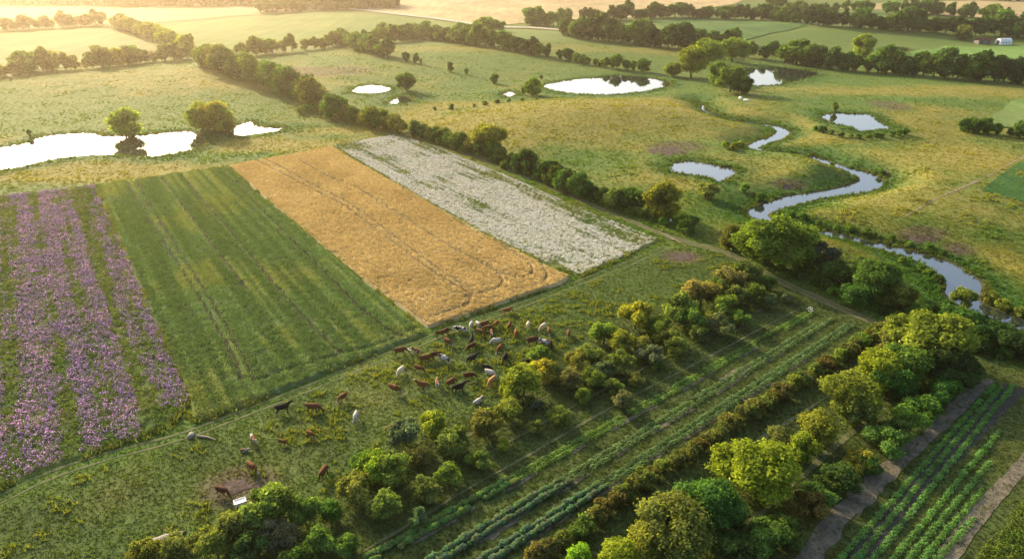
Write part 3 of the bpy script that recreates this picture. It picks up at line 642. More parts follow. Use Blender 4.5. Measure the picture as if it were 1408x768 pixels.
def crown_geo(seed, rx, rz, zc, nlobe, nleaf, leaf, lobe=(.30, .46), low=-.85, core=.7, tone=.16, elong=1.0, top=1.0):
    r = np.random.default_rng(seed); L = []
    while len(L) < nlobe:
        p = r.uniform(-1, 1, 3)
        if p @ p > 1 or p[2] < low: continue
        if np.linalg.norm(p) < .3 and len(L) > 2: continue
        if p[2] > .3 and r.random() > top: continue
        k = .78 * (1 - .18 * max(p[2], 0)); L.append((np.array([p[0] * rx * k, p[1] * rx * k * elong, zc + p[2] * rz * .74]), r.uniform(*lobe) * (rx * .7 + rz * .3), 1 + r.normal(0, tone)))
    cen = np.array([l[0] for l in L]); rad = np.array([l[1] for l in L]); tn = np.array([l[2] for l in L])
    area = rad ** 2; which = r.choice(len(L), int(nleaf * 1.9), p=area / area.sum())
    d = r.normal(0, 1, (len(which), 3)); d[:, 2] += .25; d /= np.linalg.norm(d, axis=1)[:, None]
    lump = 1 + .24 * np.sin(d[:, 0] * 5 + which) * np.cos(d[:, 1] * 6 + which * 2.1)
    pos = cen[which] + d * (rad[which] * np.where(r.random(len(which)) < .16, r.uniform(1.0, 1.30, len(which)), r.uniform(.78, 1.08, len(which))) * lump)[:, None] * [1, 1, .92]
    keep = np.ones(len(pos), bool)
    for c, rr_ in zip(cen, rad): keep &= np.linalg.norm((pos - c) / [1, 1, .92], axis=1) > rr_ * .70
    keep &= pos[:, 2] > .12
    pos, d, which = pos[keep][:nleaf], d[keep][:nleaf], which[keep][:nleaf]; n = len(pos)
    nn = d * .9 + r.normal(0, .55, (n, 3)); nn /= np.linalg.norm(nn, axis=1)[:, None]
    t = np.cross(nn, r.normal(0, 1, (n, 3))); t /= np.linalg.norm(t, axis=1)[:, None]; b = np.cross(nn, t); s = (leaf * r.uniform(.6, 1.35, n))[:, None]
    V = np.stack([pos + t * s, pos + b * s * .62 + nn * s * .12, pos - t * s * .8, pos - b * s * .62 + nn * s * .12], 1).reshape(-1, 3)
    F = np.arange(4 * n).reshape(-1, 4); cl = np.clip(tn[which] * (1 + r.normal(0, .16, n)), .35, 1.9); C = np.repeat(np.column_stack([cl * (1 + .1 * (cl - 1)), cl, cl * .95]), 4, 0)
    T3 = np.vstack([F[:, [0, 1, 2]], F[:, [0, 2, 3]]])
    iv, if_ = ico(); VV, CC, FF, k = [V], [C], [T3], len(V)
    for c, rr_, t_ in zip(cen, rad, tn):
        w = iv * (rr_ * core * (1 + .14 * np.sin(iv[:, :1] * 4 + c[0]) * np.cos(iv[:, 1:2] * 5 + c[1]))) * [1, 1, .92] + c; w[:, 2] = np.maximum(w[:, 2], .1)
        VV.append(w); FF.append(if_ + k); k += len(w); CC.append(np.full((len(w), 3), .62 * min(t_, 1.1)))  # inner lumps darker than the leaves: crown's interior shade put into the tone
    return np.vstack(VV), np.vstack(FF), np.vstack(CC), cen, rad
def trunk_geo(cen, rad, h, r0, seed, nl=5):
    r = np.random.default_rng(seed); Vs, Fs, k = [], [], 0
    p = [(0, 0, -.25), (0, 0, h * .02), (r.normal(0, .02) * h, r.normal(0, .02) * h, h * .2), (r.normal(0, .03) * h, r.normal(0, .03) * h, h * .42), (r.normal(0, .04) * h, r.normal(0, .04) * h, h * .68)]
    parts = [tube(p, [r0 * 1.35, r0 * 1.15, r0 * .85, r0 * .6, r0 * .2], 8)]
    for i in r.permutation(len(cen))[:nl]:
        s = np.array(p[2]) * .5 + np.array(p[3]) * .5; e = cen[i]; m = (s + e) / 2 + [0, 0, -.03 * h]; parts.append(tube([s, m, e], [r0 * .5, r0 * .32, r0 * .1], 6))
    for V, F in parts: Vs.append(V); Fs.append(F + k); k += len(V)
    return np.vstack(Vs), np.vstack(Fs)
def quads_to_tris(F): return np.vstack([F[:, [0, 1, 2]], F[:, [0, 2, 3]]])
KIND = {}
def make_kind(kind, seeds, H, args, r0, joint=False, nl=5):
    out = []
    for sd in seeds:
        V, F, C, cen, rad = crown_geo(sd, **args); TV, TF = trunk_geo(cen, rad, H, r0, sd, nl); TF = quads_to_tris(TF)
        top = V[:, 2].max(); wid = np.percentile(np.abs(V[:, 0]), 98) * 2
        if joint:
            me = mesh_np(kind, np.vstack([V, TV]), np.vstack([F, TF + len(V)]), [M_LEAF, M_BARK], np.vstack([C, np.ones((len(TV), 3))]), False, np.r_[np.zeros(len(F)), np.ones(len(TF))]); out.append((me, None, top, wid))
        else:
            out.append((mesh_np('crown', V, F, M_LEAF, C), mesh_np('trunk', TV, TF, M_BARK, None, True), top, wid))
    KIND[kind] = out
make_kind('big', range(10, 15), 12, dict(rx=5.0, rz=5.6, zc=6.0, nlobe=36, nleaf=11000, leaf=.25, lobe=(.22, .36), low=-.98), .32)
make_kind('round', range(20, 24), 10, dict(rx=4.6, rz=4.8, zc=4.9, nlobe=26, nleaf=5200, leaf=.30, lobe=(.24, .38), low=-.98), .26)
make_kind('hedge', range(30, 35), 10, dict(rx=4.4, rz=5.0, zc=5.0, nlobe=18, nleaf=3000, leaf=.40, lobe=(.28, .44), low=-.95), .24)
make_kind('far', range(40, 44), 10, dict(rx=4.9, rz=5.0, zc=5.0, nlobe=15, nleaf=1000, leaf=.65, lobe=(.30, .46), low=-.98), .24, True, 2)
KIND_FAR = list(KIND['far'])
make_kind('far', range(45, 48), 10, dict(rx=3.6, rz=5.4, zc=5.2, nlobe=16, nleaf=950, leaf=.62, lobe=(.26, .42), low=-.98), .24, True, 2); KIND_FAR += KIND['far']
make_kind('far', range(48, 51), 10, dict(rx=5.6, rz=4.2, zc=4.2, nlobe=18, nleaf=1050, leaf=.66, lobe=(.24, .38), low=-.98), .24, True, 2); KIND['far'] += KIND_FAR
make_kind('orchard', range(50, 56), 4.2, dict(rx=2.1, rz=1.9, zc=2.35, nlobe=16, nleaf=3600, leaf=.15, lobe=(.25, .42), tone=.2), .10)
make_kind('loose', range(60, 64), 4.0, dict(rx=2.0, rz=1.8, zc=2.2, nlobe=15, nleaf=1900, leaf=.16, lobe=(.18, .32), core=.5, tone=.22), .09)
make_kind('shrub', range(70, 75), 2.0, dict(rx=1.15, rz=1.0, zc=1.0, nlobe=12, nleaf=1400, leaf=.12, lobe=(.28, .46), low=-.95, tone=.2), .05)
make_kind('farshrub', range(80, 83), 2.0, dict(rx=1.2, rz=1.0, zc=.95, nlobe=10, nleaf=420, leaf=.22, lobe=(.32, .5), low=-.95), .05, True, 2)

DEEP, MID, OLIVE, GREY, LIME, YEL, GOLDG, BROWN, DARK = ((.072,.128,.032),(.105,.168,.036),(.145,.175,.046),(.10,.13,.065),(.19,.26,.030),(.20,.23,.03),(.19,.215,.038),(.125,.135,.045),(.040,.076,.025))
NTREE = 0
def plant(kind, name, x, y, h, col, label, cat, group=None, wide=1.0, lean=0.0):
    global NTREE
    if name == 'bank_bush' and min(float(sdist(w[0], np.array([x]), np.array([y]), 5)[0]) for w in WATER) < 1.0: return None
    NTREE += 1
    crown, trunk, top, wid = KIND[kind][random.randrange(len(KIND[kind]))]
    s = h / top; z = float(height(x, y)) - .05; rz = random.uniform(0, 6.283); sw = s * wide
    col = tuple(max(.008, c * random.uniform(.88, 1.14)) for c in col)
    if trunk is None:
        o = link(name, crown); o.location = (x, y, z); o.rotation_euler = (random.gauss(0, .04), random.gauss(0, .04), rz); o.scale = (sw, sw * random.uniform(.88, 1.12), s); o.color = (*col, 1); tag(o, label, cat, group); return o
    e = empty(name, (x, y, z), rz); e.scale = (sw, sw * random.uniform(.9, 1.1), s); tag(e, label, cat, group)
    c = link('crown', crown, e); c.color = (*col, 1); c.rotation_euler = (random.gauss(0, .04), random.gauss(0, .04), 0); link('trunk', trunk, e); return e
ONES = 'zeroth first second third fourth fifth sixth seventh eighth ninth tenth eleventh twelfth thirteenth fourteenth fifteenth sixteenth seventeenth eighteenth nineteenth'.split()
def ordinal(n):
    if n < 20: return ONES[n]
    T = ['', '', 'twent', 'thirt', 'fort', 'fift', 'sixt', 'sevent']; return T[n // 10] + 'ieth' if n % 10 == 0 else T[n // 10] + 'y-' + ONES[n % 10]
def row(kind, name, px, spacing, h, cols, phrase, noun='tree', end='far end', cat='tree', wide=1.0, jit=.25, var=.18, double=0.0):
    """plants along a line given as photo pixels of their feet; each carries its place in the row"""
    l = smooth(PP(px), 5); seg = np.linalg.norm(np.diff(l, axis=0), axis=1); s = np.r_[0, np.cumsum(seg)]
    u, k = spacing * .3, 0
    while u < s[-1]:
        k += 1; x = np.interp(u, s, l[:, 0]) + random.gauss(0, jit) * spacing * .35; y = np.interp(u, s, l[:, 1]) + random.gauss(0, jit) * spacing * .5
        hh = h * max(.5, random.gauss(1, var * (1.05 if kind == 'far' else 1))); plant(kind, name, x, y, hh, random.choice(cols), f'{ordinal(k)} {noun} from {end} of {phrase}', cat, phrase_group(phrase, noun), wide * random.uniform(.95, 1.3))
        u += spacing * random.uniform(.7, 1.3)
def phrase_group(phrase, noun): return f'{noun}s of {phrase}'
def at_crown(kind, name, cx, cy, w, col, label, cat, aspect=1.0, k=.41, group=None, wide=1.0):
    x, y, z = P1(cx, cy + k * w * aspect); h = w / ppm(cy + k * w) * aspect; wid = KIND[kind][0][3] / KIND[kind][0][2]
    return plant(kind, name, x, y, h, col, label, cat, group, wide * (1 / aspect) / wid)

# main diagonal hedgerow, far part to near part
row('hedge', 'hedgerow_tree', [(276,90),(300,98),(330,108),(360,117),(395,131),(425,143),(440,150)], 6.5, 12, [MID, DEEP, OLIVE], 'the dense sunlit hedgerow leading to the small ponds', wide=1.0)
row('hedge', 'hedgerow_tree', [(455,160),(480,168),(520,178),(560,184)], 4.2, 7.5, [MID, OLIVE, GOLDG], 'the leafy hedgerow above the white flower field', end='pond end')
row('hedge', 'hedgerow_tree', [(572,187),(620,200),(655,211),(690,222),(720,236),(760,252),(800,270),(850,287),(875,294)], 3.6, 5.6, [DEEP, MID, DARK, OLIVE], 'the dark hedgerow beside the white flower field', var=.15)
row('shrub', 'hedgerow_shrub', [(590,195),(660,216),(720,240),(790,269),(860,293),(915,308)], 4.5, 2.4, [DEEP, DARK, MID], 'the low fringe under the white field hedgerow', noun='shrub', cat='shrub')
at_crown('round', 'hedgerow_tree', 674, 194, 40, GOLDG, 'tall yellow-topped tree standing above the hedgerow beside the white flower field', 'tree', 1.05)
at_crown('round', 'hedgerow_tree', 909, 278, 48, GOLDG, 'tall golden-topped tree at the near end of the white field hedgerow', 'tree', 1.1)
at_crown('round', 'hedgerow_tree', 868, 276, 36, DEEP, 'dark round tree beside the golden-topped tree by the white field corner', 'tree', .9)
at_crown('shrub', 'hedgerow_shrub', 940, 308, 28, DEEP, 'dark bush ending the hedgerow by the white field corner', 'shrub', .9)
at_crown('shrub', 'hedgerow_shrub', 972, 262, 26, OLIVE, 'olive shrub on the slope between the field corner tree and stream', 'shrub', .8)
# tree belt between the lane and the stream
at_crown('round', 'belt_tree', 1006, 326, 34, BROWN, 'small brownish tree at the lane bend beside the largest belt tree', 'tree', 1.0)
at_crown('big', 'belt_tree', 1060, 335, 78, GOLDG, 'large golden-green tree at the top of the lane belt near the stream', 'tree', .92)
at_crown('round', 'belt_tree', 1100, 352, 44, DEEP, 'dark green tree right beside the large golden-green belt tree', 'tree', .95)
at_crown('loose', 'belt_tree', 1127, 355, 42, (.09,.10,.075), 'greyish thin-leaved tree in the belt between two dark trees', 'tree', 1.05)
at_crown('round', 'belt_tree', 1150, 380, 46, DARK, 'dark low tree in the lane belt behind the greyish tree', 'tree', .85)
at_crown('big', 'belt_tree', 1198, 385, 56, MID, 'tall fresh-green tree in the middle of the lane belt', 'tree', 1.1)
at_crown('round', 'belt_tree', 1175, 405, 40, DEEP, 'dark shrubby tree at the foot of the tall fresh-green belt tree', 'tree', .85)
at_crown('round', 'belt_tree', 1236, 408, 46, OLIVE, 'olive tree in the lane belt just past the tall fresh-green tree', 'tree', .85)
at_crown('round', 'belt_tree', 1268, 428, 44, DEEP, 'dark tree in the belt between the olive tree and stream bend', 'tree', .8)
at_crown('round', 'belt_tree', 1310, 440, 48, DEEP, 'dark tree leaning towards the stream bend at the belt end', 'tree', .85)
at_crown('round', 'belt_tree', 1322, 410, 26, OLIVE, 'small olive tree standing right at the stream bend', 'tree', 1.2)
at_crown('round', 'belt_tree', 1352, 458, 46, DARK, 'dark bushy tree below the stream, nearest to the stream bend', 'tree', .8)
at_crown('round', 'belt_tree', 1385, 470, 46, DARK, 'dark bushy tree below the stream at the right picture edge', 'tree', .8)
at_crown('round', 'belt_tree', 1420, 482, 46, DARK, 'dark bushy tree below the stream cut by the right picture edge', 'tree', .8)
row('shrub', 'belt_shrub', [(1030,352),(1075,372),(1120,392),(1165,412),(1210,430),(1255,448),(1320,472),(1400,502)], 3.4, 2.2, [DEEP, DARK, MID], 'the low dark fringe beside the dirt lane', noun='shrub', cat='shrub')
# hazy rows, upper left
row('far', 'field_tree', [(-30,106),(0,106),(30,103),(45,98),(100,96),(150,92),(200,86),(240,83),(262,80)], 4.60, 9.2, [MID, OLIVE, GOLDG], 'the hedgerow edging the striped hazy field', end='left end')
row('far', 'field_tree', [(-30,44),(0,42),(40,40),(80,38),(120,35),(148,34)], 6.00, 10.6, [MID, OLIVE], 'the short hazy row under the sun glare', end='left end')
row('far', 'field_tree', [(160,38),(190,48),(220,58),(245,68),(263,74)], 6.80, 11.2, [OLIVE, GOLDG], 'the hazy slanting row in the sun glare')
row('far', 'field_tree', [(333,77),(370,74),(410,70),(450,66),(470,58)], 6.40, 9.5, [MID, OLIVE], 'the hedgerow along the young crop field', end='left end')
row('far', 'field_tree', [(474,62),(485,66),(500,71),(515,75),(535,80)], 4.40, 9.5, [DEEP, MID], 'the short slanting row ending in lone bushes')
row('far', 'field_tree', [(500,58),(545,58),(575,56),(600,56),(640,61),(700,69),(760,80)], 5.6, 10.0, [DEEP, MID, DARK], 'the long dark tree row behind the oval pond', end='left end', double=1)
row('far', 'field_tree', [(768,81),(820,91),(860,96),(886,99)], 5.2, 7.2, [MID, DEEP], 'the lower tree row right behind the oval pond', end='left end')
row('far', 'field_tree', [(520,52),(560,53),(600,52),(640,48),(690,44)], 8.00, 10.1, [DEEP, MID], 'the thin back row above the long dark row', end='left end')
row('far', 'field_tree', [(772,48),(800,53),(850,58),(890,63),(915,67),(950,68)], 5.44, 14.6, [DEEP, DARK], 'the tall dense tree block in the upper centre', end='left end', wide=.9)
row('far', 'field_tree', [(728,34),(745,36),(760,36),(778,35)], 6.40, 14.6, [DEEP, MID], 'the dark clump beside the gravel road', end='left end')
row('far', 'field_tree', [(800,29),(850,28),(900,25),(950,25),(1000,27),(1056,28),(1110,34),(1180,38),(1250,43),(1320,48)], 6.80, 12.3, [DEEP, DARK], 'the very long dark row across the far right fields', end='left end', wide=1.15)
row('far', 'field_tree', [(960,66),(980,64),(1000,61),(1015,58)], 6.40, 11.2, [DEEP, DARK], 'the short row behind the wooded pond', end='left end')
row('far', 'field_tree', [(1056,9),(1085,13),(1110,16),(1150,17),(1200,18)], 8.80, 11.2, [DEEP, MID], 'the farthest dark row near the upper edge', end='left end')
row('far', 'field_tree', [(1215,19),(1260,19),(1300,22),(1350,26),(1392,28)], 9.20, 13.4, [DEEP, MID], 'the row of separate round trees before the ripe field', end='left end', wide=.9)
row('far', 'field_tree', [(1078,86),(1110,91),(1150,96),(1190,99),(1230,102),(1270,105),(1310,108),(1350,111),(1400,115),(1440,118)], 4.96, 12.3, [DEEP, MID, DARK, DEEP], 'the tall dark tree row edging the right meadow', end='left end')
row('far', 'field_tree', [(1318,54),(1335,57)], 4.00, 10.1, [OLIVE, DEEP], 'the few trees left of the white barn', end='left end')
row('far', 'field_tree', [(1340,50),(1360,48),(1380,49),(1400,52),(1425,56)], 6.40, 14.6, [DEEP, DARK], 'the trees sheltering the white barn', end='left end')
row('hedge', 'field_tree', [(1320,180),(1345,183),(1375,184)], 2.8, 5.5, [DEEP, MID], 'the short hedge beside the strip crop', end='left end')
row('hedge', 'field_tree', [(1385,187),(1410,191),(1430,194)], 2.8, 5.5, [DEEP], 'the dark hedge stub at the right edge', end='left end')
for a in [('round', 173, 170, 40, (.30,.34,.05), 'lone yellow-green tree standing on the bank of the large left pond', 1.0), ('round', 278, 163, 38, (.27,.29,.05), 'left tree of the golden clump beside the large left pond', 1.05),
          ('round', 296, 163, 40, (.27,.29,.05), 'middle tree of the golden clump beside the large left pond', 1.05), ('round', 311, 168, 32, (.27,.29,.05), 'right tree of the golden clump beside the large left pond', 1.1),
          ('round', 559, 115, 22, DEEP, 'lone dark tree between the two small bright ponds', 1.1), ('round', 732, 121, 26, LIME, 'light green round tree at the left tip of the oval pond', .95),
          ('far', 720, 125, 14, OLIVE, 'small bush leaning on the light green tree by the oval pond', 1.0), ('far', 559, 79, 12, DEEP, 'first lone bush after the short slanting row', 1.0),
          ('far', 572, 81, 11, DEEP, 'tallest of the pair of lone bushes past the slanting row', 1.2), ('far', 579, 85, 7, DEEP, 'smallest of the pair of lone bushes past the slanting row', 1.0),
          ('far', 620, 93, 14, DEEP, 'lone bush in mid field line, left of the smallest bush', 1.0), ('far', 642, 99, 9, DEEP, 'smallest lone bush on the field line in the upper meadow', 1.0),
          ('far', 679, 109, 16, DEEP, 'dark lone bush where the field line meets the ditch', .9), ('far', 744, 107, 10, DARK, 'tiny dark bush on the far bank of the oval pond', .7),
          ('far', 41, 184, 10, DEEP, 'small dark bush on the far bank of the large left pond', 1.1), ('far', 888, 92, 14, MID, 'last separate tree at the right end of the long dark row', 1.2),
          ('round', 924, 97, 20, OLIVE, 'small olive tree left of the yellow trees by the stream head', 1.0), ('round', 950, 90, 34, YEL, 'tall yellow-green tree at the stream head between two ponds', 1.25),
          ('round', 973, 74, 36, GOLDG, 'golden round tree behind the tall yellow-green stream tree', .95), ('round', 1006, 72, 32, GOLDG, 'golden round tree left of the wooded pond', 1.0),
          ('far', 1028, 70, 22, MID, 'green tree behind the wooded pond, next to the golden trees', 1.0), ('far', 1050, 73, 20, DEEP, 'dark tree directly behind the wooded pond', 1.0),
          ('round', 984, 104, 28, MID, 'green tree below the yellow stream tree', 1.2), ('round', 1004, 112, 32, MID, 'green willow-like tree in front of the wooded pond', 1.1), ('round', 1019, 118, 26, DEEP, 'dark tree in front of the wooded pond, close to the white stones', 1.1),
          ('round', 1185, 65, 30, GOLDG, 'golden round tree rising above the tall dark tree row', 1.0), ('far', 1147, 148, 16, OLIVE, 'olive bush on the far bank of the reedy pond', .9),
          ('hedge', 1064, 68, 18, DEEP, 'dark tree right of the wooded pond trees', 1.1), ('far', 413, 14, 12, MID, 'small lone bush in the far pale field', .6)]:
    kd, cx, cy, w, cl, lb, asp = a; at_crown(kd, 'lone_tree' if 'tree' in lb.split() else 'lone_bush', cx, cy, w, cl, lb, 'tree' if 'tree' in lb.split() else 'bush', asp)
row('farshrub', 'bank_bush', [(590,152),(620,150),(660,146),(700,141),(740,137)], 7, 1.8, [MID, DEEP], 'the green ditch running to the oval pond', noun='bush', cat='bush', end='left end')
row('farshrub', 'bank_bush', [(410,157),(430,152),(445,158)], 4, 3.5, [OLIVE, MID], 'the grey bushes below the sunlit hedgerow', noun='bush', cat='bush', end='left end')
row('shrub', 'bank_bush', [(1118,180),(1150,187),(1185,190),(1220,188),(1245,184)], 3.6, 2.2, [DEEP, MID], 'the bushes below the reedy pond', noun='bush', cat='bush', end='left end')
row('shrub', 'bank_bush', [(995,203),(1008,206),(1018,203)], 2.5, 2.2, [MID, GOLDG], 'the little clump above the marshy pond', noun='bush', cat='bush', end='left end')
row('shrub', 'bank_bush', [(1195,258),(1210,246),(1212,236)], 3, 1.6, [MID, DEEP], 'the bank above the stream elbow', noun='bush', cat='bush', end='lower end')
row('shrub', 'bank_bush', [(1020,262),(1040,272),(1052,280),(1048,290)], 3, 2.4, [DEEP, MID], 'the dark bank left of the stream elbow', noun='bush', cat='bush', end='upper end')
row('shrub', 'bank_bush', [(1085,296),(1120,308),(1160,318),(1200,326),(1240,334),(1280,345),(1310,358)], 3.4, 1.5, [DEEP, MID], 'the green bank across the stream from the golden slope', noun='bush', cat='bush', end='upper end')
row('shrub', 'bank_bush', [(1325,372),(1345,392),(1355,410),(1380,424),(1410,436)], 3.2, 2.0, [MID, OLIVE], 'the right bank below the stream bend', noun='bush', cat='bush', end='upper end')
row('shrub', 'bank_bush', [(1240,362),(1270,375),(1290,388),(1305,402)], 3.2, 1.5, [MID, DEEP], 'the inner bank of the stream bend', noun='bush', cat='bush', end='upper end')
row('shrub', 'bank_bush', [(1060,210),(1100,216),(1140,228),(1170,241)], 5.5, 1.3, [MID, DEEP], 'the near bank of the upper stream', noun='bush', cat='bush', end='upper end')

# orchard: three loose rows between pasture and vegetables (crown centre and width in photo pixels)
ORCH = {
 'pasture-side': [(512,640,42,'L'),(490,672,45,'O'),(540,645,46,'O'),(558,594,42,'G'),(576,628,30,'O'),(595,580,38,'Y'),(627,604,42,'O'),(665,584,42,'O'),(704,564,38,'O'),(700,540,30,'Y'),(720,522,52,'Y'),(746,508,36,'Y'),(742,487,30,'O'),(790,496,30,'O'),(812,488,32,'O'),(830,458,34,'O'),(850,470,36,'Y'),(873,434,44,'Y'),(905,452,34,'M'),(932,424,42,'O'),(962,405,42,'B'),(985,396,30,'O'),(1006,385,36,'B'),(1026,376,38,'D')],
 'middle': [(530,692,44,'O'),(500,635,34,'M'),(582,672,38,'O'),(616,652,34,'O'),(657,630,30,'O'),(735,588,20,'O'),(771,570,30,'O'),(740,556,16,'G'),(800,545,24,'O'),(815,518,30,'O'),(842,532,24,'O'),(786,520,34,'B'),(830,508,28,'G'),(850,498,34,'O'),(892,488,32,'G'),(880,474,30,'O'),(918,462,32,'O'),(946,440,36,'M'),(965,440,28,'O'),(990,420,34,'O'),(1010,408,30,'O'),(1034,404,32,'M'),(1052,389,26,'D')],
 'lane-side': [(578,710,30,'G'),(690,610,22,'Y'),(855,548,26,'G'),(925,477,32,'O'),(958,460,26,'O'),(992,446,36,'G'),(1018,440,26,'M'),(1056,414,24,'G'),(1078,408,18,'G'),(870,520,26,'O'),(905,500,22,'M')],
 'corner': [(372,692,66,'O'),(420,702,40,'M'),(380,734,46,'G'),(332,722,52,'O'),(300,745,50,'O'),(345,755,46,'D'),(255,752,48,'O'),(205,758,42,'O'),(440,742,40,'M'),(455,702,30,'M'),(415,762,40,'D'),(480,745,30,'M')]}
OC = {'L': (.17,.24,.035), 'O': (.15,.18,.045), 'G': (.13,.16,.085), 'Y': (.23,.24,.04), 'M': (.10,.16,.038), 'B': (.18,.16,.055), 'D': (.068,.12,.032)}
ON = {'L': 'lime green', 'O': 'olive', 'G': 'grey-green', 'Y': 'yellow-green', 'M': 'mid green', 'B': 'brownish', 'D': 'dark green'}
for rw, lst in ORCH.items():
    lst = sorted(lst, key=lambda t: t[1], reverse=True)
    for i, (cx, cy, w, cc) in enumerate(lst):
        kd = 'loose' if (w < 26 or (rw == 'lane-side')) else 'orchard'
        lb = f'{ON[cc]} fruit tree, {ordinal(i + 1)} from the near end of the {rw} orchard row' if rw != 'corner' else f'{ON[cc]} bushy tree, {ordinal(i + 1)} from the bottom of the corner thicket'
        at_crown(kd, 'orchard_tree', cx, cy, w * 1.0, OC[cc], lb, 'fruit tree', .98, group='orchard trees' if rw != 'corner' else 'corner thicket trees')
row('loose', 'orchard_shrub', [(560,610),(600,600),(650,575),(690,552),(730,535),(760,520),(800,505),(850,480),(900,455),(960,425),(1020,398)], 6.5, 1.4, [YEL, OLIVE, MID], 'the low growth between the orchard trees', noun='shrub', cat='shrub', end='near end', jit=.8, var=.3)
row('loose', 'orchard_shrub', [(470,720),(540,665),(600,635),(660,600),(720,568),(790,530)], 7, 1.4, [YEL, OLIVE, MID], 'the low growth behind the near orchard trees', noun='shrub', cat='shrub', end='near end', jit=.8, var=.3)
# brown hedge of small bushes, tree belt and shrub row at lower right
row('shrub', 'hedge_bush', [(728,772),(765,752),(800,730),(835,702),(870,675),(905,648),(940,634),(975,608),(1010,586),(1045,563),(1080,541),(1115,520),(1150,497),(1185,472),(1220,455)], 1.75, 2.3, [OLIVE, BROWN, (.13,.125,.042), OLIVE], 'the low brown hedge beside the cabbage rows', noun='bush', cat='bush', end='near end', var=.14, jit=.2)
for kd, cx, cy, w, cl, lb, asp in [('big', 1036, 642, 84, (.21,.262,.034), 'bright lime-yellow round tree, the brightest in the lower right tree belt', 1.05), ('big', 962, 690, 84, DEEP, 'dark green broad tree left of the bright lime-yellow tree', 1.0),
    ('big', 925, 722, 84, OLIVE, 'olive broad tree at the bottom of the lower right belt', 1.0), ('round', 885, 742, 60, GOLDG, 'golden-green tree at the bottom edge beside the olive broad tree', 1.0),
    ('round', 800, 765, 44, LIME, 'small lime tree at the bottom edge, farther left', .95), ('round', 850, 765, 52, LIME, 'lime tree at the bottom edge between two other trees', .95),
    ('round', 1004, 700, 40, DARK, 'small dark tree under the bright lime-yellow tree', 1.0), ('orchard', 1075, 604, 34, BROWN, 'brownish small tree right behind the bright lime-yellow tree', 1.0),
    ('orchard', 1098, 614, 40, (.2,.24,.03), 'small lime tree just right of the brownish small tree', 1.15), ('round', 1122, 590, 50, GOLDG, 'golden-green tree in the middle of the lower right belt', 1.0),
    ('big', 1162, 545, 66, GOLDG, 'broad golden tree above the middle of the lower right belt', 1.0), ('round', 1172, 560, 44, OLIVE, 'olive tree leaning before the broad golden tree', 1.2),
    ('round', 1198, 508, 58, YEL, 'yellow-green tree between broad golden tree and tallest belt tree', .95), ('round', 1222, 525, 48, DEEP, 'dark green tree below the yellow-green belt tree', 1.0),
    ('big', 1268, 464, 86, GOLDG, 'tallest golden-green tree at the top of the lower right belt', 1.0), ('round', 1240, 500, 56, MID, 'mid green tree at the foot of the tallest golden-green tree', 1.0),
    ('big', 1296, 492, 66, DARK, 'dark green tree behind the tallest golden-green tree', 1.0), ('round', 1228, 470, 46, OLIVE, 'olive tree left of the tallest golden-green tree', .95), ('round', 1322, 505, 40, DARK, 'small dark tree at the top end of the soil bed', .9)]:
    at_crown(kd, 'belt_tree', cx, cy, w, cl, lb, 'tree', asp)
SH = [(1010,758,58,'D'),(1045,738,56,'D'),(1070,722,42,'M'),(1106,694,48,'B'),(1085,745,30,'D'),(1122,682,38,'M'),(1150,656,46,'D'),(1135,668,30,'D'),(1178,630,38,'Y'),(1190,640,34,'D'),(1210,604,48,'M'),(1232,590,36,'M'),(1248,575,42,'M'),(1268,558,42,'M'),(1290,538,42,'D'),(1310,520,40,'D'),(1332,508,34,'D')]
for i, (cx, cy, w, cc) in enumerate(SH):
    at_crown('orchard', 'row_shrub', cx, cy, w, OC[cc] if cc != 'B' else (.16,.135,.04), f'{ON[cc]} shrub, {ordinal(i + 1)} from the near end of the row beside the soil bed', 'shrub', .85, group='shrubs beside the soil bed')
# a far wood that reads as one mass
def wood(name, px, spacing, h, rows=2):
    pts = []
    l = PP(px); l = smooth(l, 6); seg = np.linalg.norm(np.diff(l, axis=0), axis=1); s = np.r_[0, np.cumsum(seg)]
    for k in range(rows):
        u = np.arange(0, s[-1], spacing) + R.uniform(-.3, .3, len(np.arange(0, s[-1], spacing))) * spacing
        pts.append(np.column_stack([np.interp(u, s, l[:, 0]), np.interp(u, s, l[:, 1]) + k * spacing * 1.3 + R.normal(0, 2, len(u))]))
    q = np.vstack(pts); V, F, C, _, _ = crown_geo(99, rx=4.6, rz=5, zc=5, nlobe=10, nleaf=220, leaf=1.2, lobe=(.34, .5), low=-.95)
    n = len(q); return on_ground(q, -.3), R.uniform(.85, 1.5, n) * h / 10, (V, F, C)
wl = [wood('', [(-150,8),(0,6),(100,7),(200,9),(330,8),(420,9),(500,10),(540,9)], 9, 12, 3), wood('', [(360,17),(420,15),(500,12),(545,12)], 9, 11, 2), wood('', [(1290,-1),(1350,1),(1430,3),(1500,5)], 10, 10, 2), wood('', [(-300,-12),(0,-14),(400,-16),(800,-17),(1200,-18),(1700,-12)], 22, 14, 2)]
q = np.vstack([w[0] for w in wl]); s = np.concatenate([w[1] for w in wl]); V, F, C = wl[0][2]
o = scatter('distant_woodland', q, s, jitter(len(q), DEEP, .15), (V, F, np.zeros(len(V))), None, M_BLADE)

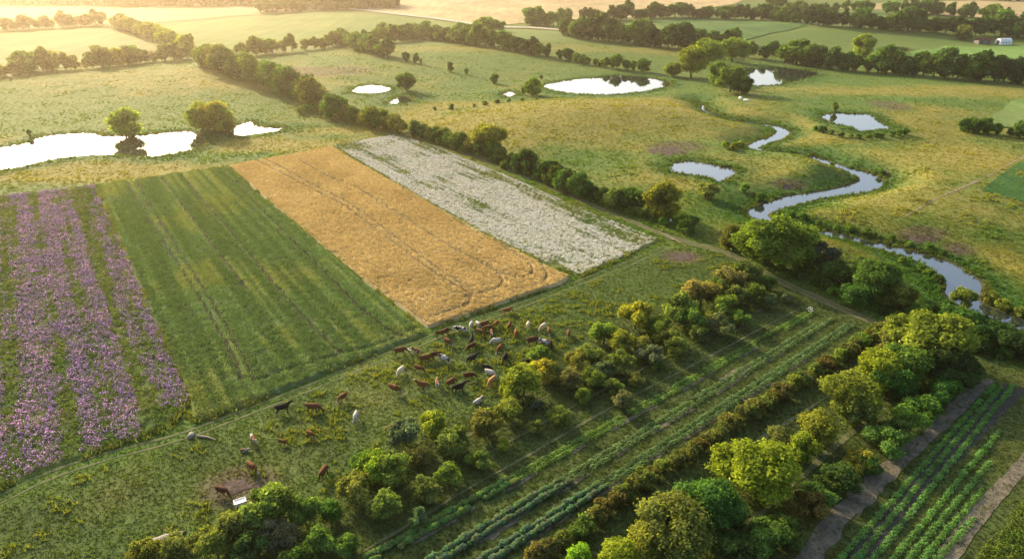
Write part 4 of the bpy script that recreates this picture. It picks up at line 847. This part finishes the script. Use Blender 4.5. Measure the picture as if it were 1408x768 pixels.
# ------------------------------------------------------------------ vegetables
def cabbage(seed, n=16, h=.32, size=.17, seg=True):
    return dome(n, size, .8, seed=seed, low=.0)
def cabbage(seed):
    bm = bmesh.new(); bmesh.ops.create_icosphere(bm, subdivisions=3, radius=.5); v = np.array([x.co[:] for x in bm.verts]); f = np.array([[x.index for x in q.verts] for q in bm.faces]); bm.free()
    r = np.random.default_rng(seed); d = v / .5; w = np.ones(len(v))
    for k in range(5): w += .10 * np.sin(d @ r.normal(0, 7, 3) + r.uniform(0, 6))
    w *= 1 + r.normal(0, .13, len(v)); v = v * w[:, None]; v[:, 2] = np.maximum(v[:, 2] * .75 + .32, 0); return v, f, np.zeros(len(v))
CAB = [cabbage(k) for k in range(5)]
CABM = [mesh_np('vegetable_plant', v, f, M_LEAF, np.clip(1 + np.random.default_rng(i).normal(0, .22, (len(v), 1)), .4, 1.8) * np.ones((1, 3))) for i, (v, f, t) in enumerate(CAB)]
ROWS = []
for i, (a, b, gp, c) in enumerate(VEG):
    nm_ = ['bright green leafy plant in the vegetable row nearest the orchard', 'bluish green cabbage plant in the middle pair of vegetable lines', 'bluish green cabbage plant in the lines nearest the brown hedge'][i]
    for s_ in (-1, 1): ROWS.append((a, b, s_ * gp, c, nm_, .62 if i else .6, .055))
for a, b, c in [((1243,775),(1420,566),(.07,.14,.04)),((1150,775),(1366,530),(.085,.17,.04)),((1172,775),(1378,530),(.08,.16,.042)),((1196,775),(1393,530),(.085,.175,.045)),((1222,775),(1412,548),(.085,.17,.045)),((1262,775),(1425,590),(.08,.16,.042)),((1284,775),(1430,606),(.08,.16,.042)),((1328,775),(1425,655),(.09,.18,.04)),((1342,775),(1425,668),(.09,.18,.04))]:
    ROWS.append((a, b, 0.0, c, 'dark leafy crop plant in the lower right rows beside the soil beds', .55, .05))
allp = []
for a, b, off_, c, lb, sp, drop in ROWS:
    l = PP([a, b]); L = np.linalg.norm(l[1] - l[0]); d = (l[1] - l[0]) / L; nn = np.array([d[1], -d[0]]); u = np.arange(0, L, sp * .72); u = u + R.normal(0, .06, len(u))
    q = l[0] + np.outer(u, d) + nn * off_ + R.normal(0, .07, (len(u), 2)); gap = vnoise(u, u * 0 + off_ * 3 + a[0], 3.0, 111); q = q[gap > (.2 if off_ and a[0] == 500 else .05)]
    for p in q: allp.append((p, c, lb, sp * random.uniform(.75, 1.25)))
allp = [t for t in allp if t[0][1] > 52.5 and abs(t[0][0]) < t[0][1] * .83 + 4]
allp.sort(key=lambda t: t[0] @ t[0]); near, rest = allp[:280], allp[280:]
zs = height(np.array([t[0][0] for t in near]), np.array([t[0][1] for t in near]))
for (p, c, lb, s_), z in zip(near, zs):
    o = link('vegetable_plant', random.choice(CABM)); o.location = (p[0], p[1], z + .04); o.rotation_euler.z = random.uniform(0, 6.28); o.scale = (s_ * 1.3, s_ * 1.3, s_ * 1.1); o.color = (*[k * random.uniform(.95, 1.4) for k in c], 1)
    tag(o, 'low ' + lb, 'vegetable plant', ' '.join(lb.split()[3:]) + ' plants')
q = on_ground(np.array([t[0] for t in rest]), .04); cs = np.array([t[1] for t in rest]) * (1 + R.normal(0, .2, (len(rest), 1))); ss = np.array([t[3] for t in rest])
scatter('vegetable_rows', q, ss * 1.3, cs * 1.5, dome(30, .17, .75, 0, seed=33, low=0), None, M_BLADE, ss)
x, y, z = P1(1113, 429); o = link('flowering_plant', mesh_np('flowering_plant', *(lambda pr: (pr[0] * [1.3, 1.3, 1.2], pr[1], M_BLOOM, np.where(pr[2][:, None] > .5, .75, [[.07, .12, .04]])))(dome(40, .14, .8, 40, .1, seed=31))))
o.location = (x, y, z); tag(o, 'white flowering plant at the far end of the orchard-side vegetable row', 'plant')

# ------------------------------------------------------------------ cattle
def skin_mesh(name, J, E, root):
    """one continuous body grown over joints {name: (x, y, z, radius)}"""
    keys = list(J); me = bpy.data.meshes.new(name); me.from_pydata([J[k][:3] for k in keys], [(keys.index(a), keys.index(b)) for a, b in E], [])
    o = bpy.data.objects.new(name, me); COL.objects.link(o)
    sk = o.modifiers.new('skin', 'SKIN'); sk.use_smooth_shade = True; o.modifiers.new('sub', 'SUBSURF').levels = 1
    o.modifiers['sub'].render_levels = 1
    for k, sv in zip(keys, me.skin_vertices[0].data): r = J[k][3]; sv.radius = r if isinstance(r, tuple) else (r, r); sv.use_root = (k == root)
    dg = bpy.context.evaluated_depsgraph_get(); dg.update(); ev = o.evaluated_get(dg); out = bpy.data.meshes.new_from_object(ev); out.name = name
    bpy.data.objects.remove(o); bpy.data.meshes.remove(me)
    co = np.array([v.co[:] for v in out.vertices]); jp = np.array([J[k][:3] for k in keys]); near_ = np.argmin(((co[:, None] - jp[None]) ** 2).sum(-1), 1)
    head = np.array([k in ('poll', 'brow', 'muzzle', 'nose') for k in keys])[near_]; shin = np.array([k.startswith(('hock', 'foot', 'wrist', 'hoof', 'switch')) for k in keys])[near_]
    c = np.zeros((len(co), 4), np.float32); c[:, 0] = head; c[:, 1] = shin; c[:, 3] = 1
    out.color_attributes.new('zone', 'FLOAT_COLOR', 'POINT').data.foreach_set('color', c.ravel())
    for p in out.polygons: p.use_smooth = True
    return out
def cow_joints(pose, side=1):
    s = side
    J = {'rump': (-.95, 0, 1.22, (.22, .24)), 'hip': (-.62, 0, 1.16, (.34, .37)), 'belly': (-.1, 0, 1.02, (.38, .42)), 'chest': (.42, 0, 1.05, (.33, .42)), 'withers': (.68, 0, 1.14, (.24, .32)),
         'dock': (-1.10, 0, 1.22, .06), 'tail': (-1.16, 0.02, .85, .035), 'switch': (-1.15, 0.03, .5, .055)}
    if pose == 'graze': J.update({'neck': (1.02, .04 * s, .86, (.15, .19)), 'poll': (1.24, .08 * s, .58, (.13, .14)), 'brow': (1.33, .10 * s, .42, (.12, .12)), 'muzzle': (1.42, .12 * s, .2, (.085, .085)), 'nose': (1.45, .12 * s, .1, .075)})
    elif pose == 'turn': J.update({'neck': (.98, .14 * s, 1.3, (.15, .19)), 'poll': (1.12, .34 * s, 1.45, (.13, .14)), 'brow': (1.18, .5 * s, 1.4, (.12, .12)), 'muzzle': (1.24, .7 * s, 1.27, (.085, .085)), 'nose': (1.26, .77 * s, 1.23, .075)})
    else: J.update({'neck': (1.02, .03 * s, 1.32, (.15, .19)), 'poll': (1.26, .06 * s, 1.48, (.13, .14)), 'brow': (1.40, .08 * s, 1.42, (.12, .12)), 'muzzle': (1.60, .1 * s, 1.27, (.085, .085)), 'nose': (1.67, .1 * s, 1.22, .075)})
    E = [('hip', 'rump'), ('hip', 'belly'), ('belly', 'chest'), ('chest', 'withers'), ('withers', 'neck'), ('neck', 'poll'), ('poll', 'brow'), ('brow', 'muzzle'), ('muzzle', 'nose'), ('rump', 'dock'), ('dock', 'tail'), ('tail', 'switch')]
    p = J['poll']
    for q, sg in (('left', 1), ('right', -1)):
        J['ear_' + q] = (p[0] - .03, p[1] + .17 * sg, p[2] + .03, (.05, .03)); J['tip_' + q] = (p[0] - .06, p[1] + .29 * sg, p[2], (.035, .02)); E += [('poll', 'ear_' + q), ('ear_' + q, 'tip_' + q)]
        st = .1 * sg * s
        if pose == 'lie':
            J.update({'stifle_' + q: (-.45, .38 * sg, .85, .17), 'hock_' + q: (-.15, .48 * sg, .72, .075), 'foot_' + q: (.1, .5 * sg, .68, .06), 'elbow_' + q: (.5, .26 * sg, .82, .13), 'wrist_' + q: (.78, .27 * sg, .70, .08), 'hoof_' + q: (.5, .33 * sg, .68, .06)})
        else:
            J.update({'stifle_' + q: (-.56 + st, .22 * sg, .80, (.16, .14)), 'hock_' + q: (-.86 + st, .21 * sg, .46, .075), 'fetlock_' + q: (-.80 + st, .21 * sg, .14, .055), 'foot_' + q: (-.76 + st, .21 * sg, .03, .065),
                      'elbow_' + q: (.50 - st * .6, .2 * sg, .74, (.13, .11)), 'wrist_' + q: (.52 - st, .19 * sg, .42, .075), 'fore_' + q: (.50 - st, .19 * sg, .14, .055), 'hoof_' + q: (.53 - st, .19 * sg, .03, .065)})
            E += [('hock_' + q, 'fetlock_' + q), ('fetlock_' + q, 'foot_' + q), ('wrist_' + q, 'fore_' + q), ('fore_' + q, 'hoof_' + q)]
        if pose == 'lie': E += [('hock_' + q, 'foot_' + q), ('wrist_' + q, 'hoof_' + q)]
        E += [('hip', 'stifle_' + q), ('stifle_' + q, 'hock_' + q), ('chest', 'elbow_' + q), ('elbow_' + q, 'wrist_' + q)]
    if pose == 'lie': J = {k: (v[0], v[1], v[2] - .63 if k not in ('tail', 'switch') else .12, v[3]) for k, v in J.items()}
    return J, E
COW = {(p, s): skin_mesh('cow', *cow_joints(p, s), 'hip') for p in ('graze', 'stand', 'turn', 'lie') for s in (1, -1)}
def coat(name, base, second=None, face=0.0, shins=0.0, patch=None):
    m, t, b = nodes(name); z = N(t, 'ShaderNodeAttribute', attribute_name='zone').outputs['Color']; sp = t.nodes.new('ShaderNodeSeparateColor'); t.links.new(z, sp.inputs[0])
    c = mul(t, base, ramp(t, noise_node(t, 5, 4), [(.3, g(.8)), (.7, g(1.2))])); second = second or base
    if patch is not None:
        oi = t.nodes.new('ShaderNodeObjectInfo'); add = N(t, 'ShaderNodeVectorMath', operation='ADD'); sc = N(t, 'ShaderNodeVectorMath', operation='SCALE'); cx = t.nodes.new('ShaderNodeCombineXYZ')
        for k in range(3): t.links.new(oi.outputs['Random'], cx.inputs[k])
        t.links.new(cx.outputs[0], sc.inputs[0]); sc.inputs['Scale'].default_value = 37.0; t.links.new(objc(t), add.inputs[0]); t.links.new(sc.outputs[0], add.inputs[1])
        f = ramp(t, noise_node(t, 1.6, 1, .4, add.outputs[0]), [(patch - .02, g(0)), (patch + .02, g(1))]); c = mixc(t, f, c, second)
    for ch, k in ((0, face), (1, shins)):
        if k:
            mm = N(t, 'ShaderNodeMath', operation='MULTIPLY'); t.links.new(sp.outputs[ch], mm.inputs[0]); mm.inputs[1].default_value = k; c = mixc(t, mm.outputs[0], c, second)
    t.links.new(c, b.inputs['Base Color']); b.inputs['Roughness'].default_value = .8; b.inputs['Specular IOR Level'].default_value = .08; return m
WHT = (.40, .37, .32)
COAT = {'brown': coat('brown_coat', (.105, .046, .016)), 'red': coat('red_coat', (.175, .07, .022)), 'dark': coat('dark_brown_coat', (.07, .028, .014)), 'black': coat('black_coat', (.014, .012, .012)), 'white': coat('white_coat', WHT), 'cream': coat('cream_coat', (.56, .44, .29)), 'tan': coat('tan_coat', (.36, .20, .075)),
        'bwf': coat('brown_white_face_coat', (.12, .05, .017), WHT, 1.0, .8), 'pied': coat('black_white_coat', (.014, .012, .012), WHT, 0, .9, .5), 'rpied': coat('brown_white_coat', (.12, .05, .017), WHT, .8, .8, .55), 'bkwf': coat('black_white_face_coat', (.018, .014, .013), WHT, 1.0, 0)}
A = lambda X_, Y_: (530 + X_ / 5.119, 410 + Y_ / 5.119 + 3.5)
B = lambda X_, Y_: (240 + X_ / 4.267, 520 + Y_ / 4.267 + 4.5)
CCC = lambda X_, Y_: (370 + X_ / 5.119, 530 + Y_ / 5.119 + 4)
HERD = [
 (A(857,92), (1,-.25), 'graze', 'red', 1, 'red-brown cow closest to the wheat field edge above the herd'),
 (A(602,190), (-.5,.9), 'graze', 'white', .98, 'white cow by the grass track, left one of the two white cows'),
 (A(655,186), (.7,.5), 'graze', 'white', .95, 'white cow tucked behind brown cows, right one of two by the track'),
 (A(695,190), (1,-.3), 'graze', 'brown', 1.05, 'brown cow standing directly right of the two white cows'),
 (A(722,214), (-1,.1), 'graze', 'brown', .95, 'brown cow in the tight cluster, under the upper brown one'),
 (A(777,186), (.7,-.6), 'graze', 'red', .95, 'red-brown cow facing away at the right of the brown cluster'),
 (A(670,243), (1,.45), 'graze', 'brown', 1, 'brown cow at the lower left of the brown cluster, head lowered'),
 (A(748,248), (.1,1), 'stand', 'bwf', .9, 'white-faced brown cow in the cluster, facing the camera'),
 (A(388,252), (1,-.2), 'graze', 'brown', 1.02, 'brown cow at the left edge of the upper herd beside a dark cow'),
 (A(425,236), (.8,-.4), 'graze', 'dark', .95, 'dark brown cow pressed against a brown cow at the upper left'),
 (A(512,220), (1,.1), 'graze', 'pied', .95, 'black and white cow by the track, left one of the pied pair'),
 (A(548,224), (1,.4), 'graze', 'pied', .9, 'black and white cow by the track, right one of the pied pair'),
 (A(440,310), (1,.5), 'graze', 'bwf', 1, 'brown cow with pale markings grazing alone below the dark cow'),
 (A(606,300), (.3,-1), 'stand', 'black', 1.05, 'black cow in mid herd facing away, above a dark brown cow'),
 (A(602,345), (-.8,.4), 'graze', 'dark', .95, 'dark brown cow just below the black cow in mid herd'),
 (A(778,303), (-1,.1), 'graze', 'white', 1.05, 'greyish white cow standing sideways alone in mid herd'),
 (A(802,362), (-.7,.9), 'graze', 'bwf', 1, 'white-faced brown cow walking down from the greyish white cow'),
 (A(873,198), (.35,-1), 'graze', 'brown', 1, 'brown cow facing uphill alone between the cluster and cream cows'),
 (A(917,248), (-.1,1), 'graze', 'red', .9, 'small red-brown cow seen end on below the uphill brown cow'),
 (A(1003,188), (.5,-1), 'graze', 'cream', 1, 'cream cow facing uphill, left one of the two cream cows'),
 (A(1108,200), (-.8,.5), 'graze', 'cream', 1, 'cream cow grazing downhill, right one of the two cream cows'),
 (A(1150,234), (.1,1), 'graze', 'bwf', .95, 'brown and white cow touching the right cream cow'),
 (A(1287,254), (-.1,1), 'graze', 'bwf', .95, 'brown cow standing alone farthest right of the herd'),
 (A(1035,308), (1,-.25), 'graze', 'dark', 1.2, 'long dark brown cow at the left of the right-hand group'),
 (A(1085,300), (.9,.4), 'turn', 'white', .9, 'white cow squeezed between a dark brown and a pied cow'),
 (A(1122,318), (.9,.3), 'graze', 'pied', 1, 'black and white cow in the middle of the right-hand group'),
 (A(1160,325), (.5,.9), 'graze', 'black', 1, 'black cow at the right end of the right-hand group'),
 (A(1108,357), (-1,.1), 'graze', 'black', 1, 'black cow standing sideways under the pied cow of right-hand group'),
 (A(1108,400), (.5,-.9), 'graze', 'red', 1.05, 'red-brown cow facing uphill beside the orchard below the black cow'),
 (A(1085,447), (-.7,.6), 'graze', 'bkwf', .95, 'dark white-faced cow half behind the orchard bush'),
 (A(992,458), (1,-.3), 'graze', 'black', .95, 'black cow half hidden behind the yellow orchard bush'),
 (A(838,428), (-.5,.9), 'graze', 'black', 1.05, 'black cow slanting downhill alone right of the herd centre'),
 (A(612,434), (1,-.45), 'stand', 'black', 1.1, 'long black cow with raised head in the herd centre'),
 (A(105,380), (1,-.2), 'graze', 'brown', 1.15, 'large brown cow at the left edge by the grass track'),
 (A(168,364), (.6,.5), 'stand', 'white', .6, 'white calf between two brown cows at the left edge'),
 (A(224,382), (-.9,-.3), 'turn', 'rpied', 1, 'brown cow with white back right of the white calf'),
 (A(285,430), (1,-.2), 'graze', 'brown', 1.1, 'brown cow lying in line with a dark and a pied cow'),
 (A(350,404), (-1,.1), 'graze', 'dark', 1, 'dark brown cow between a brown cow and a black-and-white cow'),
 (A(410,430), (1,.35), 'graze', 'pied', 1.1, 'black and white cow with white head, lowest of the left line'),
 (A(108,515), (-.6,.5), 'graze', 'cream', 1.1, 'cream cow alone at the left below the large brown cow'),
 (A(240,500), (1,.3), 'graze', 'brown', .95, 'brown cow alone right of the cream cow'),
 (A(712,492), (1,.2), 'graze', 'black', .9, 'black cow behind the white cow in the lower herd'),
 (A(738,532), (1,.3), 'graze', 'white', 1.12, 'large white cow in the lower herd above the tan cow'),
 (A(748,594), (-.7,.6), 'graze', 'tan', 1.12, 'large tan cow beside the yellow orchard bush'),
 (A(590,552), (1,-.1), 'graze', 'dark', 1, 'dark brown cow grazing alone left of the large white cow'),
 (A(462,602), (.8,-.5), 'graze', 'brown', 1.1, 'brown cow behind the black cow in the lower herd'),
 (A(520,640), (1,-.35), 'stand', 'black', 1.2, 'black cow with outstretched head at the bottom of the herd'),
 (A(368,604), (.15,1), 'stand', 'rpied', 1, 'brown and white cow facing the camera in the lower herd'),
 (A(260,618), (-1,-.2), 'stand', 'bwf', 1.05, 'white-faced brown cow facing left in the lower herd'),
 (A(66,645), (1,.4), 'graze', 'bwf', 1.1, 'brown cow with white face at the lower left of the herd'),
 (A(648,716), (.8,-.5), 'lie', 'white', 1.0, 'white and grey cow lying down below the tan cow'),
 (B(638,180), (1,-.3), 'stand', 'black', 1.15, 'black cow standing with raised head beside the grass track'),
 (B(818,178), (1,.05), 'graze', 'brown', 1.2, 'brown cow grazing sideways right of the lone black cow'),
 (B(988,112), (-.8,.5), 'graze', 'bwf', .95, 'white-faced brown cow heading downhill nearest the cream-white lone cow'),
 (B(1064,224), (-.35,.95), 'graze', 'white', 1.05, 'whitish cow grazing towards the camera alone'),
 (B(467,362), (.5,.9), 'stand', 'rpied', .95, 'brown and white cow beside the small resting calf'),
 (B(410,408), (1,-.1), 'lie', 'rpied', .6, 'small brown and white calf resting in the grass'),
 (B(638,370), (1,.3), 'graze', 'brown', .7, 'small brown calf grazing left of another calf'),
 (B(800,324), (1,.4), 'graze', 'bwf', .75, 'small brown calf with white muzzle, right of another calf'),
 (B(458,525), (.9,.7), 'graze', 'bwf', 1.05, 'brown white-faced cow grazing above the muddy patch'),
 (B(285,664), (1,.3), 'graze', 'dark', 1.0, 'dark brown cow standing on the muddy patch by the trough'),
 (B(878,556), (.6,-.9), 'graze', 'brown', 1.1, 'brown cow half behind the lime green orchard tree'),
 (CCC(860,312), (.8,-.5), 'graze', 'brown', 1.05, 'brown cow half behind the grey-green orchard tree')]
for i, ((px_, py_), d, pose, ct, sc, lb) in enumerate(HERD):
    a = P(px_, py_)[0]; b = P(px_ + d[0] * 6, py_ + d[1] * 6)[0]; h = math.atan2(b[1] - a[1], b[0] - a[0])
    o = bpy.data.objects.new('calf' if sc < .8 else 'cow', None); bpy.data.objects.remove(o)
    src = COW[(pose, 1 if i % 2 else -1)]; o = link('calf' if sc < .8 else 'cow', src)
    if not src.materials: src.materials.append(COAT['brown'])
    o.material_slots[0].link = 'OBJECT'; o.material_slots[0].material = COAT[ct]
    o.location = (a[0], a[1], float(height(a[0], a[1])) + .02); o.rotation_euler.z = h; o.scale = (sc * (.8 if ct in ('white', 'cream') else .9),) * 3
    tag(o, lb, 'calf' if sc < .8 else 'cow', 'cattle grazing in the pasture')

# ------------------------------------------------------------------ small things
def box(bm, c, s, rz=0.0):
    r = bmesh.ops.create_cube(bm, size=1); M = Matrix.Translation(c) @ Matrix.Rotation(rz, 4, 'Z') @ Matrix.Diagonal((*s, 1)); bmesh.ops.transform(bm, matrix=M, verts=r['verts'])
def part(name, bm, mat, parent, bevel=0.0):
    if bevel: bmesh.ops.bevel(bm, geom=bm.edges[:], offset=bevel, segments=2, affect='EDGES')
    me = bpy.data.meshes.new(name); bm.to_mesh(me); bm.free(); me.materials.append(mat); return link(name, me, parent)
M_WHITE = plain('white_paint', (.8, .8, .77), .5, 2, .06); M_STONE = plain('pale_stone', (.16, .15, .125), .85, 2.5, .3); M_LOG = plain('bleached_wood', (.26, .21, .15), .85, 6, .3); M_RUST = plain('rusty_roof', (.22, .08, .04), .7, 1.2, .35); M_GREYW = plain('grey_boards', (.18, .16, .14), .8, 1.5, .25); M_DOOR = plain('dark_door', (.07, .07, .07), .6)
x, y, z = P1(331, 694); e = empty('water_trough', (x, y, z), .5); tag(e, 'white open water trough on the mud beside the corner thicket', 'trough')
bm = bmesh.new(); box(bm, (0, 0, .42), (1.3, .8, .06)); box(bm, (0, .41, .56), (1.38, .06, .34)); box(bm, (0, -.41, .56), (1.38, .06, .34)); box(bm, (.67, 0, .561), (.06, .76, .34)); box(bm, (-.67, 0, .561), (.06, .76, .34)); part('basin', bm, M_WHITE, e)
for sx in (-.5, .5): bm = bmesh.new(); box(bm, (sx, 0, .19), (.1, .7, .4)); part('leg', bm, M_WHITE, e)
bm = bmesh.new(); box(bm, (0, 0, .62), (1.26, .75, .02)); part('lid', bm, M_WHITE, e)
def rock(name, px_, py_, s, label, cat, seed, mat=M_STONE):
    V, F = ico(); r = np.random.default_rng(seed); V = V * np.asarray(s) * (1 + .22 * (np.sin(V @ r.normal(0, 2.5, 3)) * np.cos(V @ r.normal(0, 3, 3)))[:, None]); x, y, z = P1(px_, py_)
    o = link(name, mesh_np(name, V, F, mat, None, False)); o.location = (x, y, z + s[2] * .3); o.rotation_euler.z = .45 if name == 'stone_slab' else r.uniform(0, 6); tag(o, label, cat); return o
rock('boulder', 263, 599, (.75, .5, .35), 'pale flat boulder at the edge of the grass track', 'boulder', 1)
rock('stone_slab', 232, 738, (2.0, .55, .25), 'long pale grey stone slab at the foot of the corner thicket', 'stone slab', 2)
rock('boulder', 921, 304, (.5, .45, .5), 'small white stone under the golden-topped hedgerow tree', 'boulder', 3, M_WHITE)
rock('boulder', 1018, 136, (1.0, .8, .9), 'taller white stone at the stream head by the wooded pond', 'boulder', 4, M_WHITE); rock('boulder', 1026, 138, (1.3, .8, .5), 'low white stone beside the taller one at the stream head', 'boulder', 5, M_WHITE)
a, b = P1(272, 600), P1(297, 605); V, F = tube([(a[0], a[1], a[2] + .14), ((a[0] + b[0]) / 2, (a[1] + b[1]) / 2 + .15, a[2] + .17), (b[0], b[1], b[2] + .1)], [.15, .14, .06], 8)
tag(link('fallen_log', mesh_np('fallen_log', V, quads_to_tris(F), M_LOG, None, True)), 'bleached fallen log lying in the pasture beside the pale boulder', 'log')
# white hoop barn with ribs, and a low rusty-roofed shed beside it
x, y, z = P1(1379, 61); e = empty('hoop_barn', (x, y, z), math.radians(12)); e.scale = (.75, .75, .75); tag(e, 'white round-roofed barn standing before dark trees at upper right', 'barn')
L_, Wd, Hs = 13.0, 7.0, 2.4; n_ = 16; arc = [(math.cos(t) * Wd / 2, Hs + math.sin(t) * 3.2) for t in np.linspace(0, math.pi, n_)]
V, F = [], []
for i, xx in enumerate((-L_ / 2, L_ / 2)): V += [(xx, yy, zz) for yy, zz in arc]
F = [(k, k + 1, n_ + k + 1, n_ + k) for k in range(n_ - 1)]
bm = bmesh.new(); vs = [bm.verts.new(v) for v in V]; [bm.faces.new([vs[i] for i in f]) for f in F]; bmesh.ops.recalc_face_normals(bm, faces=bm.faces[:]); rf = part('roof', bm, M_WHITE, e)
for xx in np.linspace(-L_ / 2, L_ / 2, 9):
    Vt, Ft = tube([(xx, yy * 1.015, zz + .03) for yy, zz in arc], [.09] * n_, 5); link('rib', mesh_np('rib', Vt, Ft, M_GREYW, None, True), rf)
bm = bmesh.new()
for xx in (-L_ / 2 + .06, L_ / 2 - .06):
    f = bm.faces.new([bm.verts.new((xx, yy * .99, zz - .02)) for yy, zz in arc] + [bm.verts.new((xx, -Wd / 2 * .99, -.3)), bm.verts.new((xx, Wd / 2 * .99, -.3))])
for yy in (-Wd / 2 + .05, Wd / 2 - .05): box(bm, (0, yy, Hs / 2 - .15), (L_ - .2, .1, Hs + .28))
part('wall', bm, M_WHITE, e)
bm = bmesh.new(); box(bm, (-L_ / 2 - .03, 0, 1.7), (.12, 3.4, 3.4)); part('door', bm, M_DOOR, e)
for xx in (-3.6, 0, 3.6): bm = bmesh.new(); box(bm, (xx, -Wd / 2 - .03, 1.7), (1.6, .1, 1.0)); part('window', bm, M_DOOR, e)
x, y, z = P1(1351, 60); e = empty('low_shed', (x, y, z), .15); tag(e, 'low rusty-roofed shed just left of the white round-roofed barn', 'shed')
bm = bmesh.new(); box(bm, (0, 0, 1.1), (11, 5, 2.6)); part('wall', bm, M_GREYW, e)
bm = bmesh.new(); vs = [bm.verts.new(v) for v in [(-6, -3, 2.3), (6, -3, 2.3), (6, 0, 3.7), (-6, 0, 3.7), (-6, 3, 2.3), (6, 3, 2.3)]]; bm.faces.new([vs[0], vs[1], vs[2], vs[3]]); bm.faces.new([vs[3], vs[2], vs[5], vs[4]]); bmesh.ops.solidify(bm, geom=bm.faces[:], thickness=.15); part('roof', bm, M_RUST, e)
for xx in (-3, 2.5): bm = bmesh.new(); box(bm, (xx, -2.53, 1.05), (1.8, .1, 2.0)); part('door', bm, M_DOOR, e)

# ------------------------------------------------------------------ the air
bm = bmesh.new(); box(bm, (0, 3200, 40), (12600, 7200, 80)); 
zlow = -30.0; bm.free(); bm = bmesh.new()
zall = height(X, Y); ztop = max(66.0, float(zall.max()) + 22); zbot = float(zall.min()) - 1.0
box(bm, ((xs[0] + xs[-1]) / 2, (ys[0] + ys[-1]) / 2, (ztop + zbot) / 2), (xs[-1] - xs[0] + 40, ys[-1] - ys[0] + 40, ztop - zbot))
m = bpy.data.materials.new('haze'); m.use_nodes = True; t = m.node_tree; t.nodes.clear(); out = t.nodes.new('ShaderNodeOutputMaterial'); pv = t.nodes.new('ShaderNodeVolumePrincipled')
pv.inputs['Color'].default_value = (1.0, .82, .58, 1); pv.inputs['Density'].default_value = HAZE; pv.inputs['Anisotropy'].default_value = .79
t.links.new(pv.outputs[0], out.inputs['Volume']); o = part('haze', bm, m, None); o['kind'] = 'stuff'
print('plants', NTREE, 'cows', len(HERD))
